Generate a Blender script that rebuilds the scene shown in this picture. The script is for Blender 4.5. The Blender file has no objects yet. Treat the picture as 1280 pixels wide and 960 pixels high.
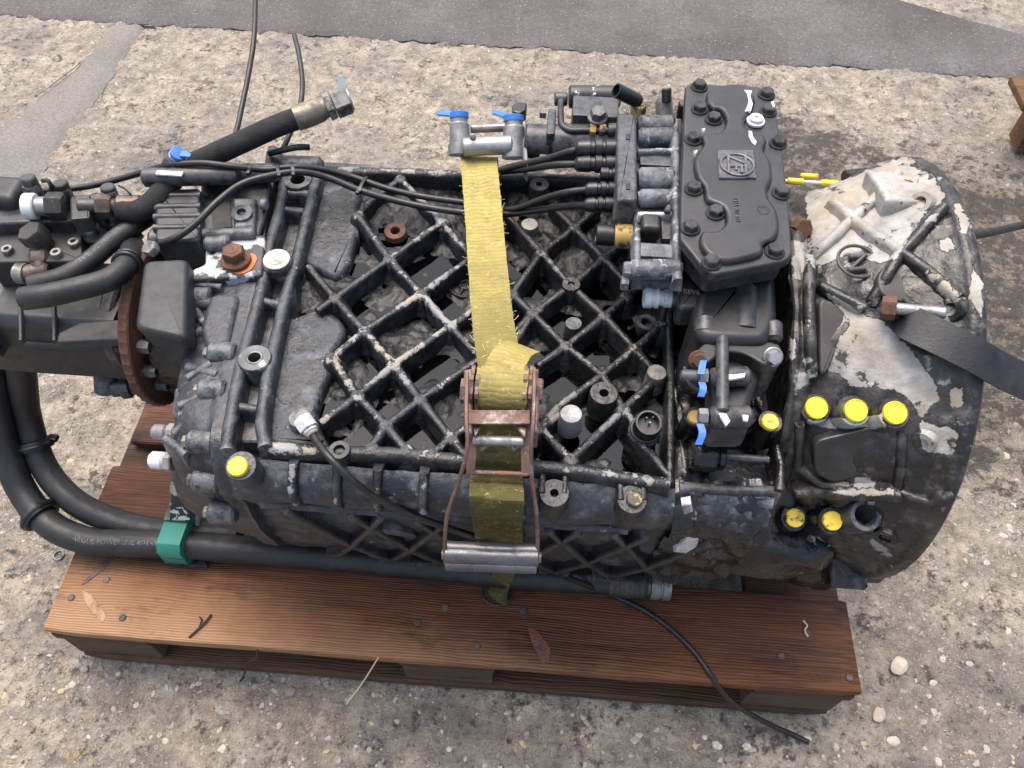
import bpy, bmesh, math, random
import numpy as np
from mathutils import Vector, Matrix, noise as mnoise
from mathutils.bvhtree import BVHTree
random.seed(7)
S = bpy.context.scene
COL = S.collection
R = math.radians

# ------------------------------------------------------------------ camera
F, TH, RO, YAW = 1000.0, 0.949648205, 0.0206647003, -0.0569395687
CC = Vector((0.108444334, -0.340279280, 1.32469928))
FW = Vector((math.sin(YAW)*math.cos(TH), math.cos(YAW)*math.cos(TH), -math.sin(TH)))
_r0 = Vector((math.cos(YAW), -math.sin(YAW), 0)); _u0 = _r0.cross(FW)
RT = math.cos(RO)*_r0 + math.sin(RO)*_u0
UP = -math.sin(RO)*_r0 + math.cos(RO)*_u0
cam = bpy.data.cameras.new('camera'); camo = bpy.data.objects.new('camera', cam); COL.objects.link(camo)
camo.matrix_world = Matrix(((RT.x, UP.x, -FW.x, CC.x), (RT.y, UP.y, -FW.y, CC.y), (RT.z, UP.z, -FW.z, CC.z), (0, 0, 0, 1)))
cam.sensor_width = 36.0; cam.lens = 36.0*F/1280.0; cam.clip_start = 0.02; cam.clip_end = 500
S.camera = camo

# ------------------------------------------------------------------ light
SUN_EL, SUN_AZ = 70.0, -30.0        # azimuth measured from +Y towards +X
w = bpy.data.worlds.new('World'); S.world = w; w.use_nodes = True
nt = w.node_tree; nt.nodes.clear()
sky = nt.nodes.new('ShaderNodeTexSky'); sky.sky_type = 'NISHITA'; sky.sun_disc = False
sky.sun_elevation = R(SUN_EL); sky.sun_rotation = R(SUN_AZ)
sky.air_density = 1.0; sky.dust_density = 6.0; sky.ozone_density = 0.6
bg = nt.nodes.new('ShaderNodeBackground'); bg.inputs['Strength'].default_value = 0.15
ow = nt.nodes.new('ShaderNodeOutputWorld')
nt.links.new(sky.outputs[0], bg.inputs[0]); nt.links.new(bg.outputs[0], ow.inputs[0])
sl = bpy.data.lights.new('sun', 'SUN'); sl.energy = 0.9; sl.angle = R(55); sl.color = (1.0, 0.965, 0.92)
so = bpy.data.objects.new('sun', sl); COL.objects.link(so); so.location = (0, 3, 5)
sd = Vector((math.sin(R(SUN_AZ))*math.cos(R(SUN_EL)), math.cos(R(SUN_AZ))*math.cos(R(SUN_EL)), math.sin(R(SUN_EL))))
so.rotation_euler = sd.to_track_quat('Z', 'Y').to_euler()
S.view_settings.view_transform = 'Standard'; S.view_settings.look = 'None'
S.view_settings.exposure = 1.26; S.view_settings.gamma = 1.0; S.view_settings.use_curve_mapping = False

# ------------------------------------------------------------------ measuring helpers
def W(px, py, z=None, y=None, x=None):
    """point of the real plane z=, y= or x= that the photograph shows at (px, py)"""
    d = FW + RT*((px-640)/F) - UP*((py-480)/F)
    t = (z-CC.z)/d.z if z is not None else (y-CC.y)/d.y if y is not None else (x-CC.x)/d.x
    return CC + d*t
def WL(pts, z): return [W(a, b, z=z) for a, b in pts]
def W3(pts): return [W(a, b, z=c) for a, b, c in pts]
X, Y, Z = Vector((1, 0, 0)), Vector((0, 1, 0)), Vector((0, 0, 1))

# ------------------------------------------------------------------ materials
def _n(nt, t, **k):
    n = nt.nodes.new(t)
    for a, b in k.items():
        if a in n.inputs: n.inputs[a].default_value = b
        else: setattr(n, a, b)
    return n
def _mixc(nt, fac, a, b):
    m = nt.nodes.new('ShaderNodeMix'); m.data_type = 'RGBA'
    for sock, v in ((m.inputs['Factor'], fac), (m.inputs[6], a), (m.inputs[7], b)):
        if isinstance(v, bpy.types.NodeSocket): nt.links.new(v, sock)
        elif isinstance(v, (int, float)): sock.default_value = v
        else: sock.default_value = (*v, 1) if len(v) == 3 else v
    return m.outputs[2]
def _mixf(nt, fac, a, b):
    m = nt.nodes.new('ShaderNodeMix'); m.data_type = 'FLOAT'
    for sock, v in ((m.inputs['Factor'], fac), (m.inputs[2], a), (m.inputs[3], b)):
        if isinstance(v, bpy.types.NodeSocket): nt.links.new(v, sock)
        else: sock.default_value = v
    return m.outputs[0]
def _ramp(nt, src, lo, hi):
    m = nt.nodes.new('ShaderNodeMapRange'); m.clamp = True
    m.inputs['From Min'].default_value = lo; m.inputs['From Max'].default_value = hi
    nt.links.new(src, m.inputs['Value']); return m.outputs['Result']
def _math(nt, op, a, b=None):
    m = nt.nodes.new('ShaderNodeMath'); m.operation = op
    for s, v in zip(m.inputs, (a, b)):
        if v is None: continue
        if isinstance(v, bpy.types.NodeSocket): nt.links.new(v, s)
        else: s.default_value = v
    return m.outputs[0]
def _noise(nt, co, scale, detail=4, rough=0.6, dist=0.0):
    n = nt.nodes.new('ShaderNodeTexNoise'); n.inputs['Scale'].default_value = scale
    n.inputs['Detail'].default_value = detail; n.inputs['Roughness'].default_value = rough; n.inputs['Distortion'].default_value = dist
    nt.links.new(co, n.inputs['Vector']); return n.outputs['Fac']
def new_mat(name):
    m = bpy.data.materials.new(name); m.use_nodes = True
    nt = m.node_tree; p = nt.nodes['Principled BSDF']; return m, nt, p
def _coord(nt, kind='pos', scale=(1, 1, 1), off=(0, 0, 0)):
    if kind == 'pos': o = nt.nodes.new('ShaderNodeNewGeometry').outputs['Position']
    else: o = nt.nodes.new('ShaderNodeTexCoord').outputs['Object']
    if scale != (1, 1, 1) or off != (0, 0, 0):
        mp = nt.nodes.new('ShaderNodeMapping'); mp.inputs['Scale'].default_value = scale; mp.inputs['Location'].default_value = off
        nt.links.new(o, mp.inputs['Vector']); o = mp.outputs['Vector']
    return o
def worn(name, base, rough=0.5, metal=0.0, layers=(), bump=0.15, bscale=350, vary=0.35, edge=None, attr=None, spec=0.5):
    """a coat with layers of dust / chips: layer = (noise scale, detail, lo, hi, colour, roughness, metallic)"""
    m, nt, p = new_mat(name)
    co = _coord(nt)
    v = _noise(nt, co, 22, 5)
    c = _mixc(nt, _ramp(nt, v, 0.3, 0.7), [x*(1-vary) for x in base], [min(1, x*(1+vary)) for x in base])
    rr = _mixf(nt, _ramp(nt, _noise(nt, co, 60, 4), 0.3, 0.7), max(0.03, rough-0.12), min(1, rough+0.12)); mm = metal
    hh = _noise(nt, co, bscale, 3)
    for i, (sc, det, lo, hi, colr, r2, m2) in enumerate(layers):
        f = _ramp(nt, _noise(nt, _coord(nt, off=(i*3.7+1, i*1.3, i*2.1)), sc, det, 0.65), lo, hi)
        c = _mixc(nt, f, c, colr); rr = _mixf(nt, f, rr, r2); mm = _mixf(nt, f, mm, m2)
        if m2 > 0.3 or sc > 80: hh = _math(nt, 'SUBTRACT', hh, _math(nt, 'MULTIPLY', f, 1.2))
    if attr:
        an, acol, ar, am = attr
        at = nt.nodes.new('ShaderNodeAttribute'); at.attribute_name = an
        f = _math(nt, 'ADD', at.outputs['Fac'], _math(nt, 'MULTIPLY', _math(nt, 'SUBTRACT', _noise(nt, co, 55 if an == 'peel' else 85, 9, 0.72), 0.5), 1.1 if an == 'peel' else 1.6))
        if an != 'peel': f = _math(nt, 'ADD', f, _math(nt, 'MULTIPLY', _math(nt, 'SUBTRACT', _noise(nt, co, 11, 4, 0.6), 0.52), 1.3))
        f = _ramp(nt, f, 0.48, 0.53)
        tone = _mixc(nt, _ramp(nt, _noise(nt, co, 30, 8, 0.7), 0.35, 0.65), [x*0.5 for x in acol], acol); tone = _mixc(nt, _math(nt, 'MULTIPLY', _ramp(nt, _noise(nt, _coord(nt, off=(3, 9, 1)), 14, 6, 0.65), 0.48, 0.62), 0.75), tone, (0.27, 0.225, 0.155)); tone = _mixc(nt, _ramp(nt, _noise(nt, _coord(nt, off=(7, 2, 4)), 38, 9, 0.7), 0.60, 0.63), tone, (0.03, 0.028, 0.025))
        c = _mixc(nt, f, c, tone); rr = _mixf(nt, f, rr, ar); mm = _mixf(nt, f, mm, am)
        hh = _math(nt, 'SUBTRACT', hh, _math(nt, 'MULTIPLY', f, 2.0))
    if edge:
        g = nt.nodes.new('ShaderNodeNewGeometry')
        f = _math(nt, 'MULTIPLY', _ramp(nt, g.outputs['Pointiness'], edge[0], edge[1]), _ramp(nt, _noise(nt, co, 90, 5, 0.7), 0.38, 0.55))
        c = _mixc(nt, f, c, edge[2]); rr = _mixf(nt, f, rr, 0.45)
    for sock, val in ((p.inputs['Base Color'], c), (p.inputs['Roughness'], rr), (p.inputs['Metallic'], mm)):
        if isinstance(val, bpy.types.NodeSocket): nt.links.new(val, sock)
        else: sock.default_value = val
    p.inputs['Specular IOR Level'].default_value = spec
    b = nt.nodes.new('ShaderNodeBump'); b.inputs['Strength'].default_value = bump; b.inputs['Distance'].default_value = 0.002
    nt.links.new(hh, b.inputs['Height']); nt.links.new(b.outputs[0], p.inputs['Normal'])
    return m
ALU = (0.45, 0.46, 0.47)
M = {}
M['paint'] = worn('black_paint', (0.0090, 0.0102, 0.0122), 0.35, 0, [(30, 8, 0.52, 0.75, (0.026, 0.029, 0.033), 0.6, 0), (160, 5, 0.70, 0.72, (0.22, 0.22, 0.22), 0.5, 0.2)], edge=(0.53, 0.62, (0.10, 0.10, 0.105)))
M['paint_flat'] = worn('satin_black_paint', (0.0125, 0.013, 0.0145), 0.42, 0, [(16, 7, 0.5, 0.8, (0.024, 0.024, 0.025), 0.6, 0), (90, 5, 0.75, 0.76, (0.3, 0.3, 0.3), 0.5, 0.2)], bump=0.08, edge=(0.54, 0.64, (0.11, 0.11, 0.115)))
M['paint_dusty'] = worn('dusty_black_casting', (0.0100, 0.0120, 0.0150), 0.40, 0, [(11, 9, 0.44, 0.72, (0.036, 0.041, 0.05), 0.66, 0), (42, 10, 0.52, 0.70, (0.085, 0.092, 0.104), 0.75, 0), (60, 10, 0.64, 0.70, (0.22, 0.225, 0.23), 0.7, 0)], bump=0.7, bscale=160, edge=(0.53, 0.62, (0.15, 0.155, 0.16)))
M['chalky'] = worn('chalky_weathered_casting', (0.012, 0.0145, 0.018), 0.5, 0, [(13, 10, 0.44, 0.62, (0.045, 0.052, 0.063), 0.7, 0), (30, 11, 0.52, 0.66, (0.12, 0.128, 0.14), 0.8, 0), (110, 9, 0.60, 0.68, (0.26, 0.265, 0.27), 0.8, 0), (34, 8, 0.62, 0.67, (0.010, 0.012, 0.0145), 0.5, 0)], bump=0.9, bscale=140)
M['frosted'] = worn('frosted_grey_casting', (0.05, 0.055, 0.062), 0.45, 0.0, [(30, 9, 0.46, 0.58, (0.14, 0.15, 0.165), 0.6, 0), (70, 8, 0.58, 0.64, (0.3, 0.31, 0.32), 0.6, 0), (25, 8, 0.6, 0.66, (0.012, 0.013, 0.015), 0.4, 0)], bump=0.6, bscale=140)
M['rib_worn'] = worn('chipped_rib_coat', (0.0095, 0.0108, 0.0128), 0.42, 0, [(40, 9, 0.48, 0.66, (0.034, 0.038, 0.043), 0.6, 0)], bump=0.8, bscale=170, attr=('crest', (0.25, 0.255, 0.26), 0.6, 0.05))
M['rib_dark'] = worn('oily_rib_coat', (0.0105, 0.0112, 0.0122), 0.40, 0, [(36, 9, 0.47, 0.66, (0.033, 0.035, 0.039), 0.55, 0)], bump=0.9, bscale=150, attr=('crest2', (0.14, 0.14, 0.142), 0.55, 0.05))
M['floor'] = worn('wet_casting_floor', (0.010, 0.0105, 0.0115), 0.42, 0, [(26, 9, 0.46, 0.66, (0.030, 0.031, 0.033), 0.6, 0), (80, 9, 0.58, 0.68, (0.075, 0.075, 0.074), 0.6, 0), (17, 5, 0.72, 0.735, (0.22, 0.185, 0.13), 0.7, 0)], bump=0.9, bscale=110, spec=0.35)
M['oily'] = worn('oil_soaked_casting', (0.006, 0.006, 0.0066), 0.24, 0, [(26, 8, 0.52, 0.66, (0.02, 0.02, 0.0205), 0.5, 0), (30, 7, 0.64, 0.665, (0.16, 0.155, 0.15), 0.6, 0.1)], bump=1.0, bscale=70)
M['bell'] = worn('peeling_bellhousing_paint', (0.0100, 0.0098, 0.0098), 0.33, 0, [(9, 10, 0.45, 0.66, (0.040, 0.036, 0.032), 0.55, 0), (40, 10, 0.53, 0.68, (0.09, 0.085, 0.077), 0.65, 0.0), (20, 11, 0.60, 0.63, (0.26, 0.255, 0.24), 0.65, 0.05), (30, 10, 0.57, 0.64, (0.006, 0.006, 0.006), 0.35, 0)], bump=1.0, bscale=80, attr=('peel', (0.38, 0.37, 0.345), 0.65, 0.05))
M['alu'] = worn('bare_aluminium', (0.22, 0.225, 0.23), 0.5, 0.3, [(40, 8, 0.45, 0.62, (0.14, 0.14, 0.14), 0.6, 0.2)], bump=0.3)
M['bolt_black'] = worn('black_bolt_head', (0.0085, 0.0088, 0.0095), 0.58, 0, [(60, 7, 0.55, 0.75, (0.022, 0.022, 0.023), 0.65, 0)], bump=0.15, spec=0.3, edge=(0.55, 0.66, (0.07, 0.07, 0.07)))
M['alu_light'] = worn('flaking_white_primer', (0.46, 0.475, 0.49), 0.6, 0.0, [(50, 8, 0.5, 0.66, (0.2, 0.2, 0.2), 0.6, 0.1)], bump=0.4)
M['zinc'] = worn('zinc_plated_steel', (0.28, 0.28, 0.275), 0.42, 0.6, [(40, 8, 0.50, 0.68, (0.11, 0.095, 0.08), 0.6, 0.2)], bump=0.15)
M['zinc_dirty'] = worn('grimy_steel_fitting', (0.23, 0.22, 0.2), 0.45, 0.5, [(45, 5, 0.5, 0.65, (0.05, 0.045, 0.04), 0.6, 0.2)], bump=0.25)
M['rust'] = worn('rusty_steel', (0.11, 0.05, 0.028), 0.8, 0.1, [(60, 6, 0.5, 0.65, (0.05, 0.03, 0.025), 0.85, 0), (90, 5, 0.62, 0.7, (0.3, 0.13, 0.05), 0.85, 0)], bump=0.6, bscale=260)
M['rust_brown'] = worn('rust_stained_ratchet_steel', (0.13, 0.075, 0.058), 0.55, 0.35, [(50, 6, 0.52, 0.66, (0.28, 0.26, 0.24), 0.45, 0.6), (70, 6, 0.6, 0.7, (0.2, 0.08, 0.04), 0.8, 0)], bump=0.35)
M['rubber'] = worn('black_rubber_hose', (0.0125, 0.0125, 0.013), 0.5, 0, [(45, 7, 0.5, 0.78, (0.03, 0.03, 0.03), 0.7, 0)], bump=0.25, bscale=420)
M['sleeve'] = worn('woven_hose_sleeve', (0.007, 0.007, 0.0075), 0.75, 0, [], bump=0.9, bscale=700)
M['cable'] = worn('black_cable_sheath', (0.008, 0.008, 0.0085), 0.45, 0, [(60, 4, 0.55, 0.75, (0.02, 0.02, 0.02), 0.6, 0)], bump=0.1)
M['plastic'] = worn('black_plastic', (0.008, 0.008, 0.0085), 0.38, 0, [(60, 4, 0.55, 0.75, (0.02, 0.02, 0.02), 0.5, 0)], bump=0.08)
M['blue'] = worn('blue_plastic', (0.03, 0.135, 0.46), 0.4, 0, [(70, 4, 0.55, 0.8, (0.1, 0.25, 0.6), 0.5, 0)], bump=0.08, vary=0.1)
M['yellow'] = worn('yellow_plastic', (0.70, 0.57, 0.035), 0.42, 0, [(55, 9, 0.52, 0.74, (0.42, 0.33, 0.05), 0.6, 0), (90, 8, 0.66, 0.70, (0.12, 0.10, 0.04), 0.6, 0)], bump=0.08, vary=0.06)
M['yellow_dirty'] = worn('soiled_yellow_plastic', (0.68, 0.5, 0.05), 0.5, 0, [(60, 6, 0.54, 0.6, (0.07, 0.055, 0.03), 0.6, 0)], bump=0.1, vary=0.1)
M['gold'] = worn('old_yellow_paint', (0.40, 0.27, 0.075), 0.55, 0, [(60, 8, 0.50, 0.56, (0.05, 0.045, 0.035), 0.6, 0)], bump=0.15)
M['cream'] = worn('cream_plastic', (0.6, 0.56, 0.42), 0.5, 0, [(60, 5, 0.58, 0.7, (0.35, 0.31, 0.2), 0.6, 0)], bump=0.1, vary=0.06)
M['pale'] = worn('pale_grey_plastic', (0.42, 0.46, 0.46), 0.45, 0, [(60, 5, 0.58, 0.7, (0.2, 0.22, 0.22), 0.6, 0)], bump=0.1, vary=0.1)
M['green'] = worn('green_plastic', (0.02, 0.20, 0.15), 0.5, 0, [(80, 5, 0.6, 0.75, (0.05, 0.26, 0.2), 0.6, 0)], bump=0.1, vary=0.12)
M['orange'] = worn('orange_paint', (0.55, 0.11, 0.03), 0.6, 0, [(70, 8, 0.5, 0.6, (0.2, 0.07, 0.04), 0.7, 0)], bump=0.2)
M['white'] = worn('white_paint', (0.58, 0.58, 0.57), 0.6, 0, [(60, 5, 0.6, 0.7, (0.4, 0.4, 0.4), 0.6, 0)], bump=0.2, vary=0.05)
M['hole'] = worn('dark_bore', (0.006, 0.006, 0.006), 0.6)
M['print'] = worn('faded_hose_print', (0.16, 0.16, 0.155), 0.7, 0, [(160, 4, 0.5, 0.6, (0.05, 0.05, 0.05), 0.7, 0)])
M['straw'] = worn('dry_straw', (0.6, 0.48, 0.28), 0.8)
M['twig'] = worn('dark_twig', (0.02, 0.016, 0.013), 0.7)
M['nail'] = worn('old_nail_head', (0.09, 0.075, 0.065), 0.55, 0.4, [(90, 5, 0.5, 0.7, (0.03, 0.025, 0.02), 0.7, 0)], bump=0.3)
def mk_water():
    m, nt, p = new_mat('rain_water'); nt.nodes.remove(p)
    out = nt.nodes['Material Output']
    fr = nt.nodes.new('ShaderNodeFresnel'); fr.inputs['IOR'].default_value = 1.36
    tr = nt.nodes.new('ShaderNodeBsdfTransparent'); tr.inputs[0].default_value = (0.12, 0.11, 0.10, 1)
    gl = nt.nodes.new('ShaderNodeBsdfGlossy'); gl.inputs['Roughness'].default_value = 0.015; gl.inputs[0].default_value = (0.42, 0.45, 0.50, 1)
    mx = nt.nodes.new('ShaderNodeMixShader')
    nt.links.new(fr.outputs[0], mx.inputs[0]); nt.links.new(tr.outputs[0], mx.inputs[1]); nt.links.new(gl.outputs[0], mx.inputs[2])
    nt.links.new(mx.outputs[0], out.inputs[0]); return m
M['water'] = mk_water()
def mk_wood(name, dark, mid, light, wet=0.35, pale=None):
    m, nt, p = new_mat(name)
    co = _coord(nt, 'obj'); info = nt.nodes.new('ShaderNodeObjectInfo')
    off = nt.nodes.new('ShaderNodeVectorMath'); off.operation = 'MULTIPLY_ADD'
    nt.links.new(co, off.inputs[0]); off.inputs[1].default_value = (1, 1, 1)
    cmb = nt.nodes.new('ShaderNodeCombineXYZ'); nt.links.new(_math(nt, 'MULTIPLY', info.outputs['Random'], 37.0), cmb.inputs[0])
    nt.links.new(_math(nt, 'MULTIPLY', info.outputs['Random'], 11.0), cmb.inputs[1]); nt.links.new(cmb.outputs[0], off.inputs[2])
    co = off.outputs[0]
    def stretched(sx, sy, sz):
        mp = nt.nodes.new('ShaderNodeMapping'); mp.inputs['Scale'].default_value = (sx, sy, sz); nt.links.new(co, mp.inputs['Vector']); return mp.outputs[0]
    warp = _noise(nt, stretched(3.0, 9, 9), 1.0, 3, 0.5)
    sep = nt.nodes.new('ShaderNodeSeparateXYZ'); nt.links.new(co, sep.inputs[0])
    ph = _math(nt, 'ADD', _math(nt, 'MULTIPLY', sep.outputs[1], 1500.0), _math(nt, 'MULTIPLY', sep.outputs[2], 800.0))
    ph = _math(nt, 'ADD', ph, _math(nt, 'MULTIPLY', warp, 60.0))
    ring = _math(nt, 'MULTIPLY', _math(nt, 'ADD', _math(nt, 'SINE', ph), 1.0), 0.5)
    ring = _math(nt, 'POWER', ring, 2.0)
    fib = _noise(nt, stretched(8, 260, 260), 1.0, 3, 0.6)
    big = _noise(nt, stretched(2.0, 10, 10), 1.0, 4, 0.6)
    c = _mixc(nt, _ramp(nt, big, 0.38, 0.64), dark, mid)
    c = _mixc(nt, _math(nt, 'MULTIPLY', _ramp(nt, fib, 0.4, 0.75), 0.55), c, light)
    c = _mixc(nt, _math(nt, 'MULTIPLY', ring, _math(nt, 'MULTIPLY', _ramp(nt, _noise(nt, stretched(2.5, 16, 16), 1.0, 4, 0.6), 0.3, 0.7), 0.55)), c, [x*0.55 for x in dark])
    c = _mixc(nt, _math(nt, 'MULTIPLY', _ramp(nt, _noise(nt, stretched(30, 400, 400), 1.0, 4, 0.7), 0.5, 0.7), 0.35), c, [x*0.5 for x in dark])
    if pale:
        wp = _coord(nt, 'pos'); s2 = nt.nodes.new('ShaderNodeSeparateXYZ'); nt.links.new(wp, s2.inputs[0])
        e = _math(nt, 'ADD', _math(nt, 'MULTIPLY', s2.outputs[0], -1.0), _math(nt, 'MULTIPLY', s2.outputs[1], -7.0))
        e = _math(nt, 'ADD', e, _math(nt, 'MULTIPLY', _noise(nt, wp, 7, 4), 0.9))
        f = _math(nt, 'MULTIPLY', _ramp(nt, e, 0.05, 0.9), _math(nt, 'SUBTRACT', 1.0, _math(nt, 'MULTIPLY', ring, 0.45)))
        c = _mixc(nt, _math(nt, 'MULTIPLY', f, 0.8), c, pale)
    st = _ramp(nt, _noise(nt, stretched(7, 22, 22), 1.0, 8, 0.72), 0.56, 0.70)
    c = _mixc(nt, _math(nt, 'MULTIPLY', st, 0.7), c, [x*0.25 for x in dark])
    nt.links.new(c, p.inputs['Base Color'])
    nt.links.new(_mixf(nt, _ramp(nt, big, 0.3, 0.7), wet, wet+0.3), p.inputs['Roughness'])
    p.inputs['Specular IOR Level'].default_value = 0.22
    b = nt.nodes.new('ShaderNodeBump'); b.inputs['Strength'].default_value = 0.6; b.inputs['Distance'].default_value = 0.002
    h = _math(nt, 'SUBTRACT', _math(nt, 'MULTIPLY', fib, 0.8), _math(nt, 'MULTIPLY', ring, 0.5))
    nt.links.new(h, b.inputs['Height']); nt.links.new(b.outputs[0], p.inputs['Normal'])
    return m
M['wood_front'] = mk_wood('wet_pine_front', (0.034, 0.0125, 0.0060), (0.125, 0.044, 0.0170), (0.23, 0.092, 0.036), 0.33, pale=(0.38, 0.225, 0.12))
M['wood'] = mk_wood('wet_pine', (0.050, 0.0185, 0.010), (0.125, 0.049, 0.026), (0.22, 0.105, 0.058), 0.45)
M['wood_dark'] = mk_wood('soaked_dark_pine', (0.045, 0.024, 0.014), (0.095, 0.05, 0.028), (0.16, 0.085, 0.048), 0.5)
M['wood_end'] = mk_wood('weathered_block_wood', (0.060, 0.042, 0.030), (0.105, 0.072, 0.052), (0.17, 0.12, 0.088), 0.6)
def mk_web():
    m, nt, p = new_mat('woven_yellow_webbing')
    at = nt.nodes.new('ShaderNodeUVMap'); sep = nt.nodes.new('ShaderNodeSeparateXYZ'); nt.links.new(at.outputs[0], sep.inputs[0])
    v = _math(nt, 'ADD', sep.outputs[1], _math(nt, 'MULTIPLY', _math(nt, 'SUBTRACT', _noise(nt, _coord(nt), 60, 3), 0.5), 0.012))
    wv = _math(nt, 'ABSOLUTE', _math(nt, 'SINE', _math(nt, 'MULTIPLY', v, math.pi/0.0062)))
    wu = _math(nt, 'ABSOLUTE', _math(nt, 'SINE', _math(nt, 'MULTIPLY', sep.outputs[0], math.pi/0.0023)))
    hgt = _math(nt, 'MULTIPLY', wv, _math(nt, 'ADD', _math(nt, 'MULTIPLY', wu, 0.4), 0.6))
    n1 = _noise(nt, _coord(nt), 26, 6, 0.7)
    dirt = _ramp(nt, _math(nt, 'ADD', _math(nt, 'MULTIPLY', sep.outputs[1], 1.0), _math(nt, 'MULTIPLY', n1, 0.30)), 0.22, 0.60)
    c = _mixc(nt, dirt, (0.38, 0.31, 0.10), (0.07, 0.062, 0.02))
    c = _mixc(nt, _math(nt, 'MULTIPLY', _ramp(nt, _noise(nt, _coord(nt), 45, 5, 0.7), 0.5, 0.75), 0.75), c, (0.18, 0.155, 0.065))
    c = _mixc(nt, _math(nt, 'MULTIPLY', _ramp(nt, _noise(nt, _coord(nt), 130, 4, 0.7), 0.58, 0.7), 0.35), c, (0.62, 0.58, 0.36))
    c = _mixc(nt, _math(nt, 'MULTIPLY', _ramp(nt, hgt, 0.30, 0.05), 0.35), c, (0.09, 0.075, 0.025))
    nt.links.new(c, p.inputs['Base Color']); p.inputs['Roughness'].default_value = 0.85
    p.inputs['Specular IOR Level'].default_value = 0.2
    b = nt.nodes.new('ShaderNodeBump'); b.inputs['Strength'].default_value = 0.5; b.inputs['Distance'].default_value = 0.001
    nt.links.new(hgt, b.inputs['Height']); nt.links.new(b.outputs[0], p.inputs['Normal']); return m
M['web'] = mk_web()
def mk_concrete():
    m, nt, p = new_mat('weathered_exposed_aggregate_concrete')
    co = _coord(nt)
    wn = nt.nodes.new('ShaderNodeTexNoise'); wn.inputs['Scale'].default_value = 40; wn.inputs['Detail'].default_value = 3; nt.links.new(co, wn.inputs['Vector'])
    wv = nt.nodes.new('ShaderNodeVectorMath'); wv.operation = 'MULTIPLY_ADD'; nt.links.new(wn.outputs['Color'], wv.inputs[0]); wv.inputs[1].default_value = (0.022, 0.022, 0.022); nt.links.new(co, wv.inputs[2])
    def vor(scale, feat='F1'):
        v = nt.nodes.new('ShaderNodeTexVoronoi'); v.inputs['Scale'].default_value = scale; v.feature = feat
        nt.links.new(wv.outputs[0], v.inputs['Vector']); return v
    v1, v2, v3 = vor(70), vor(150), vor(330)
    cs_ = _coord(nt, scale=(0.75, 1.25, 1)); b1 = _noise(nt, cs_, 2.4, 7, 0.68); b2 = _noise(nt, cs_, 8, 8, 0.74); b3 = _noise(nt, co, 55, 6, 0.7)
    b4 = _noise(nt, co, 24, 8, 0.72)
    c = _mixc(nt, _ramp(nt, b2, 0.36, 0.64), (0.30, 0.258, 0.202), (0.54, 0.46, 0.352))
    c = _mixc(nt, _math(nt, 'MULTIPLY', _ramp(nt, b4, 0.50, 0.66), 0.7), c, (0.69, 0.60, 0.465))
    c = _mixc(nt, _math(nt, 'MULTIPLY', _ramp(nt, b4, 0.47, 0.38), 0.72), c, (0.13, 0.118, 0.102))
    c = _mixc(nt, _math(nt, 'MULTIPLY', _ramp(nt, b3, 0.44, 0.64), 0.7), c, (0.20, 0.175, 0.145))
    def stones(c, v, lo, hi, amt, cells):
        sp = nt.nodes.new('ShaderNodeSeparateColor'); nt.links.new(v.outputs['Color'], sp.inputs[0])
        inside = _ramp(nt, v.outputs['Distance'], hi, lo)
        sel = _math(nt, 'MULTIPLY', inside, _ramp(nt, sp.outputs[0], amt, amt+0.03))
        cr = nt.nodes.new('ShaderNodeValToRGB'); nt.links.new(sp.outputs[1], cr.inputs[0]); cr.color_ramp.interpolation = 'LINEAR'
        e = cr.color_ramp.elements; e[0].position = 0; e[0].color = (*cells[0], 1); e[1].position = 1; e[1].color = (*cells[-1], 1)
        for i, cc in enumerate(cells[1:-1]): k = e.new((i+1)/(len(cells)-1)); k.color = (*cc, 1)
        return _mixc(nt, sel, c, cr.outputs[0]), sel
    c = _mixc(nt, _math(nt, 'MULTIPLY', _ramp(nt, _noise(nt, _coord(nt, off=(4, 2, 0)), 1.7, 8, 0.7), 0.50, 0.62), 0.5), c, (0.24, 0.21, 0.17))
    c, s3 = stones(c, v3, 0.30, 0.42, 0.55, [(0.55, 0.5, 0.4), (0.13, 0.12, 0.11), (0.66, 0.6, 0.5), (0.34, 0.28, 0.2), (0.5, 0.48, 0.44)])
    c, s2 = stones(c, v2, 0.30, 0.42, 0.58, [(0.56, 0.5, 0.39), (0.19, 0.18, 0.17), (0.62, 0.58, 0.5), (0.4, 0.28, 0.14), (0.42, 0.4, 0.37)])
    c, s1 = stones(c, v1, 0.30, 0.40, 0.74, [(0.5, 0.45, 0.36), (0.3, 0.28, 0.26), (0.6, 0.56, 0.5), (0.46, 0.34, 0.18)])
    # grey patches where the cement skin is left or where water stands
    gp = _ramp(nt, b1, 0.50, 0.58)
    c = _mixc(nt, _math(nt, 'MULTIPLY', _math(nt, 'MULTIPLY', gp, _ramp(nt, b2, 0.44, 0.58)), 0.75), c, (0.165, 0.158, 0.148))
    # damp, oily ground to the right of and behind the gearbox
    sx = nt.nodes.new('ShaderNodeSeparateXYZ'); nt.links.new(co, sx.inputs[0])
    def blob(cx, cy, rx, ry):
        dx = _math(nt, 'DIVIDE', _math(nt, 'SUBTRACT', sx.outputs[0], cx), rx); dy = _math(nt, 'DIVIDE', _math(nt, 'SUBTRACT', sx.outputs[1], cy), ry)
        return _math(nt, 'SUBTRACT', 1.0, _math(nt, 'ADD', _math(nt, 'MULTIPLY', dx, dx), _math(nt, 'MULTIPLY', dy, dy)))
    d1 = blob(1.0, 0.95, 0.55, 0.55)
    d1 = _math(nt, 'MAXIMUM', d1, blob(0.5, 1.35, 0.5, 0.3))
    d1 = _math(nt, 'ADD', _math(nt, 'MULTIPLY', _math(nt, 'MAXIMUM', d1, -0.6), 0.45), _math(nt, 'SUBTRACT', b2, 0.5))
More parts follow.
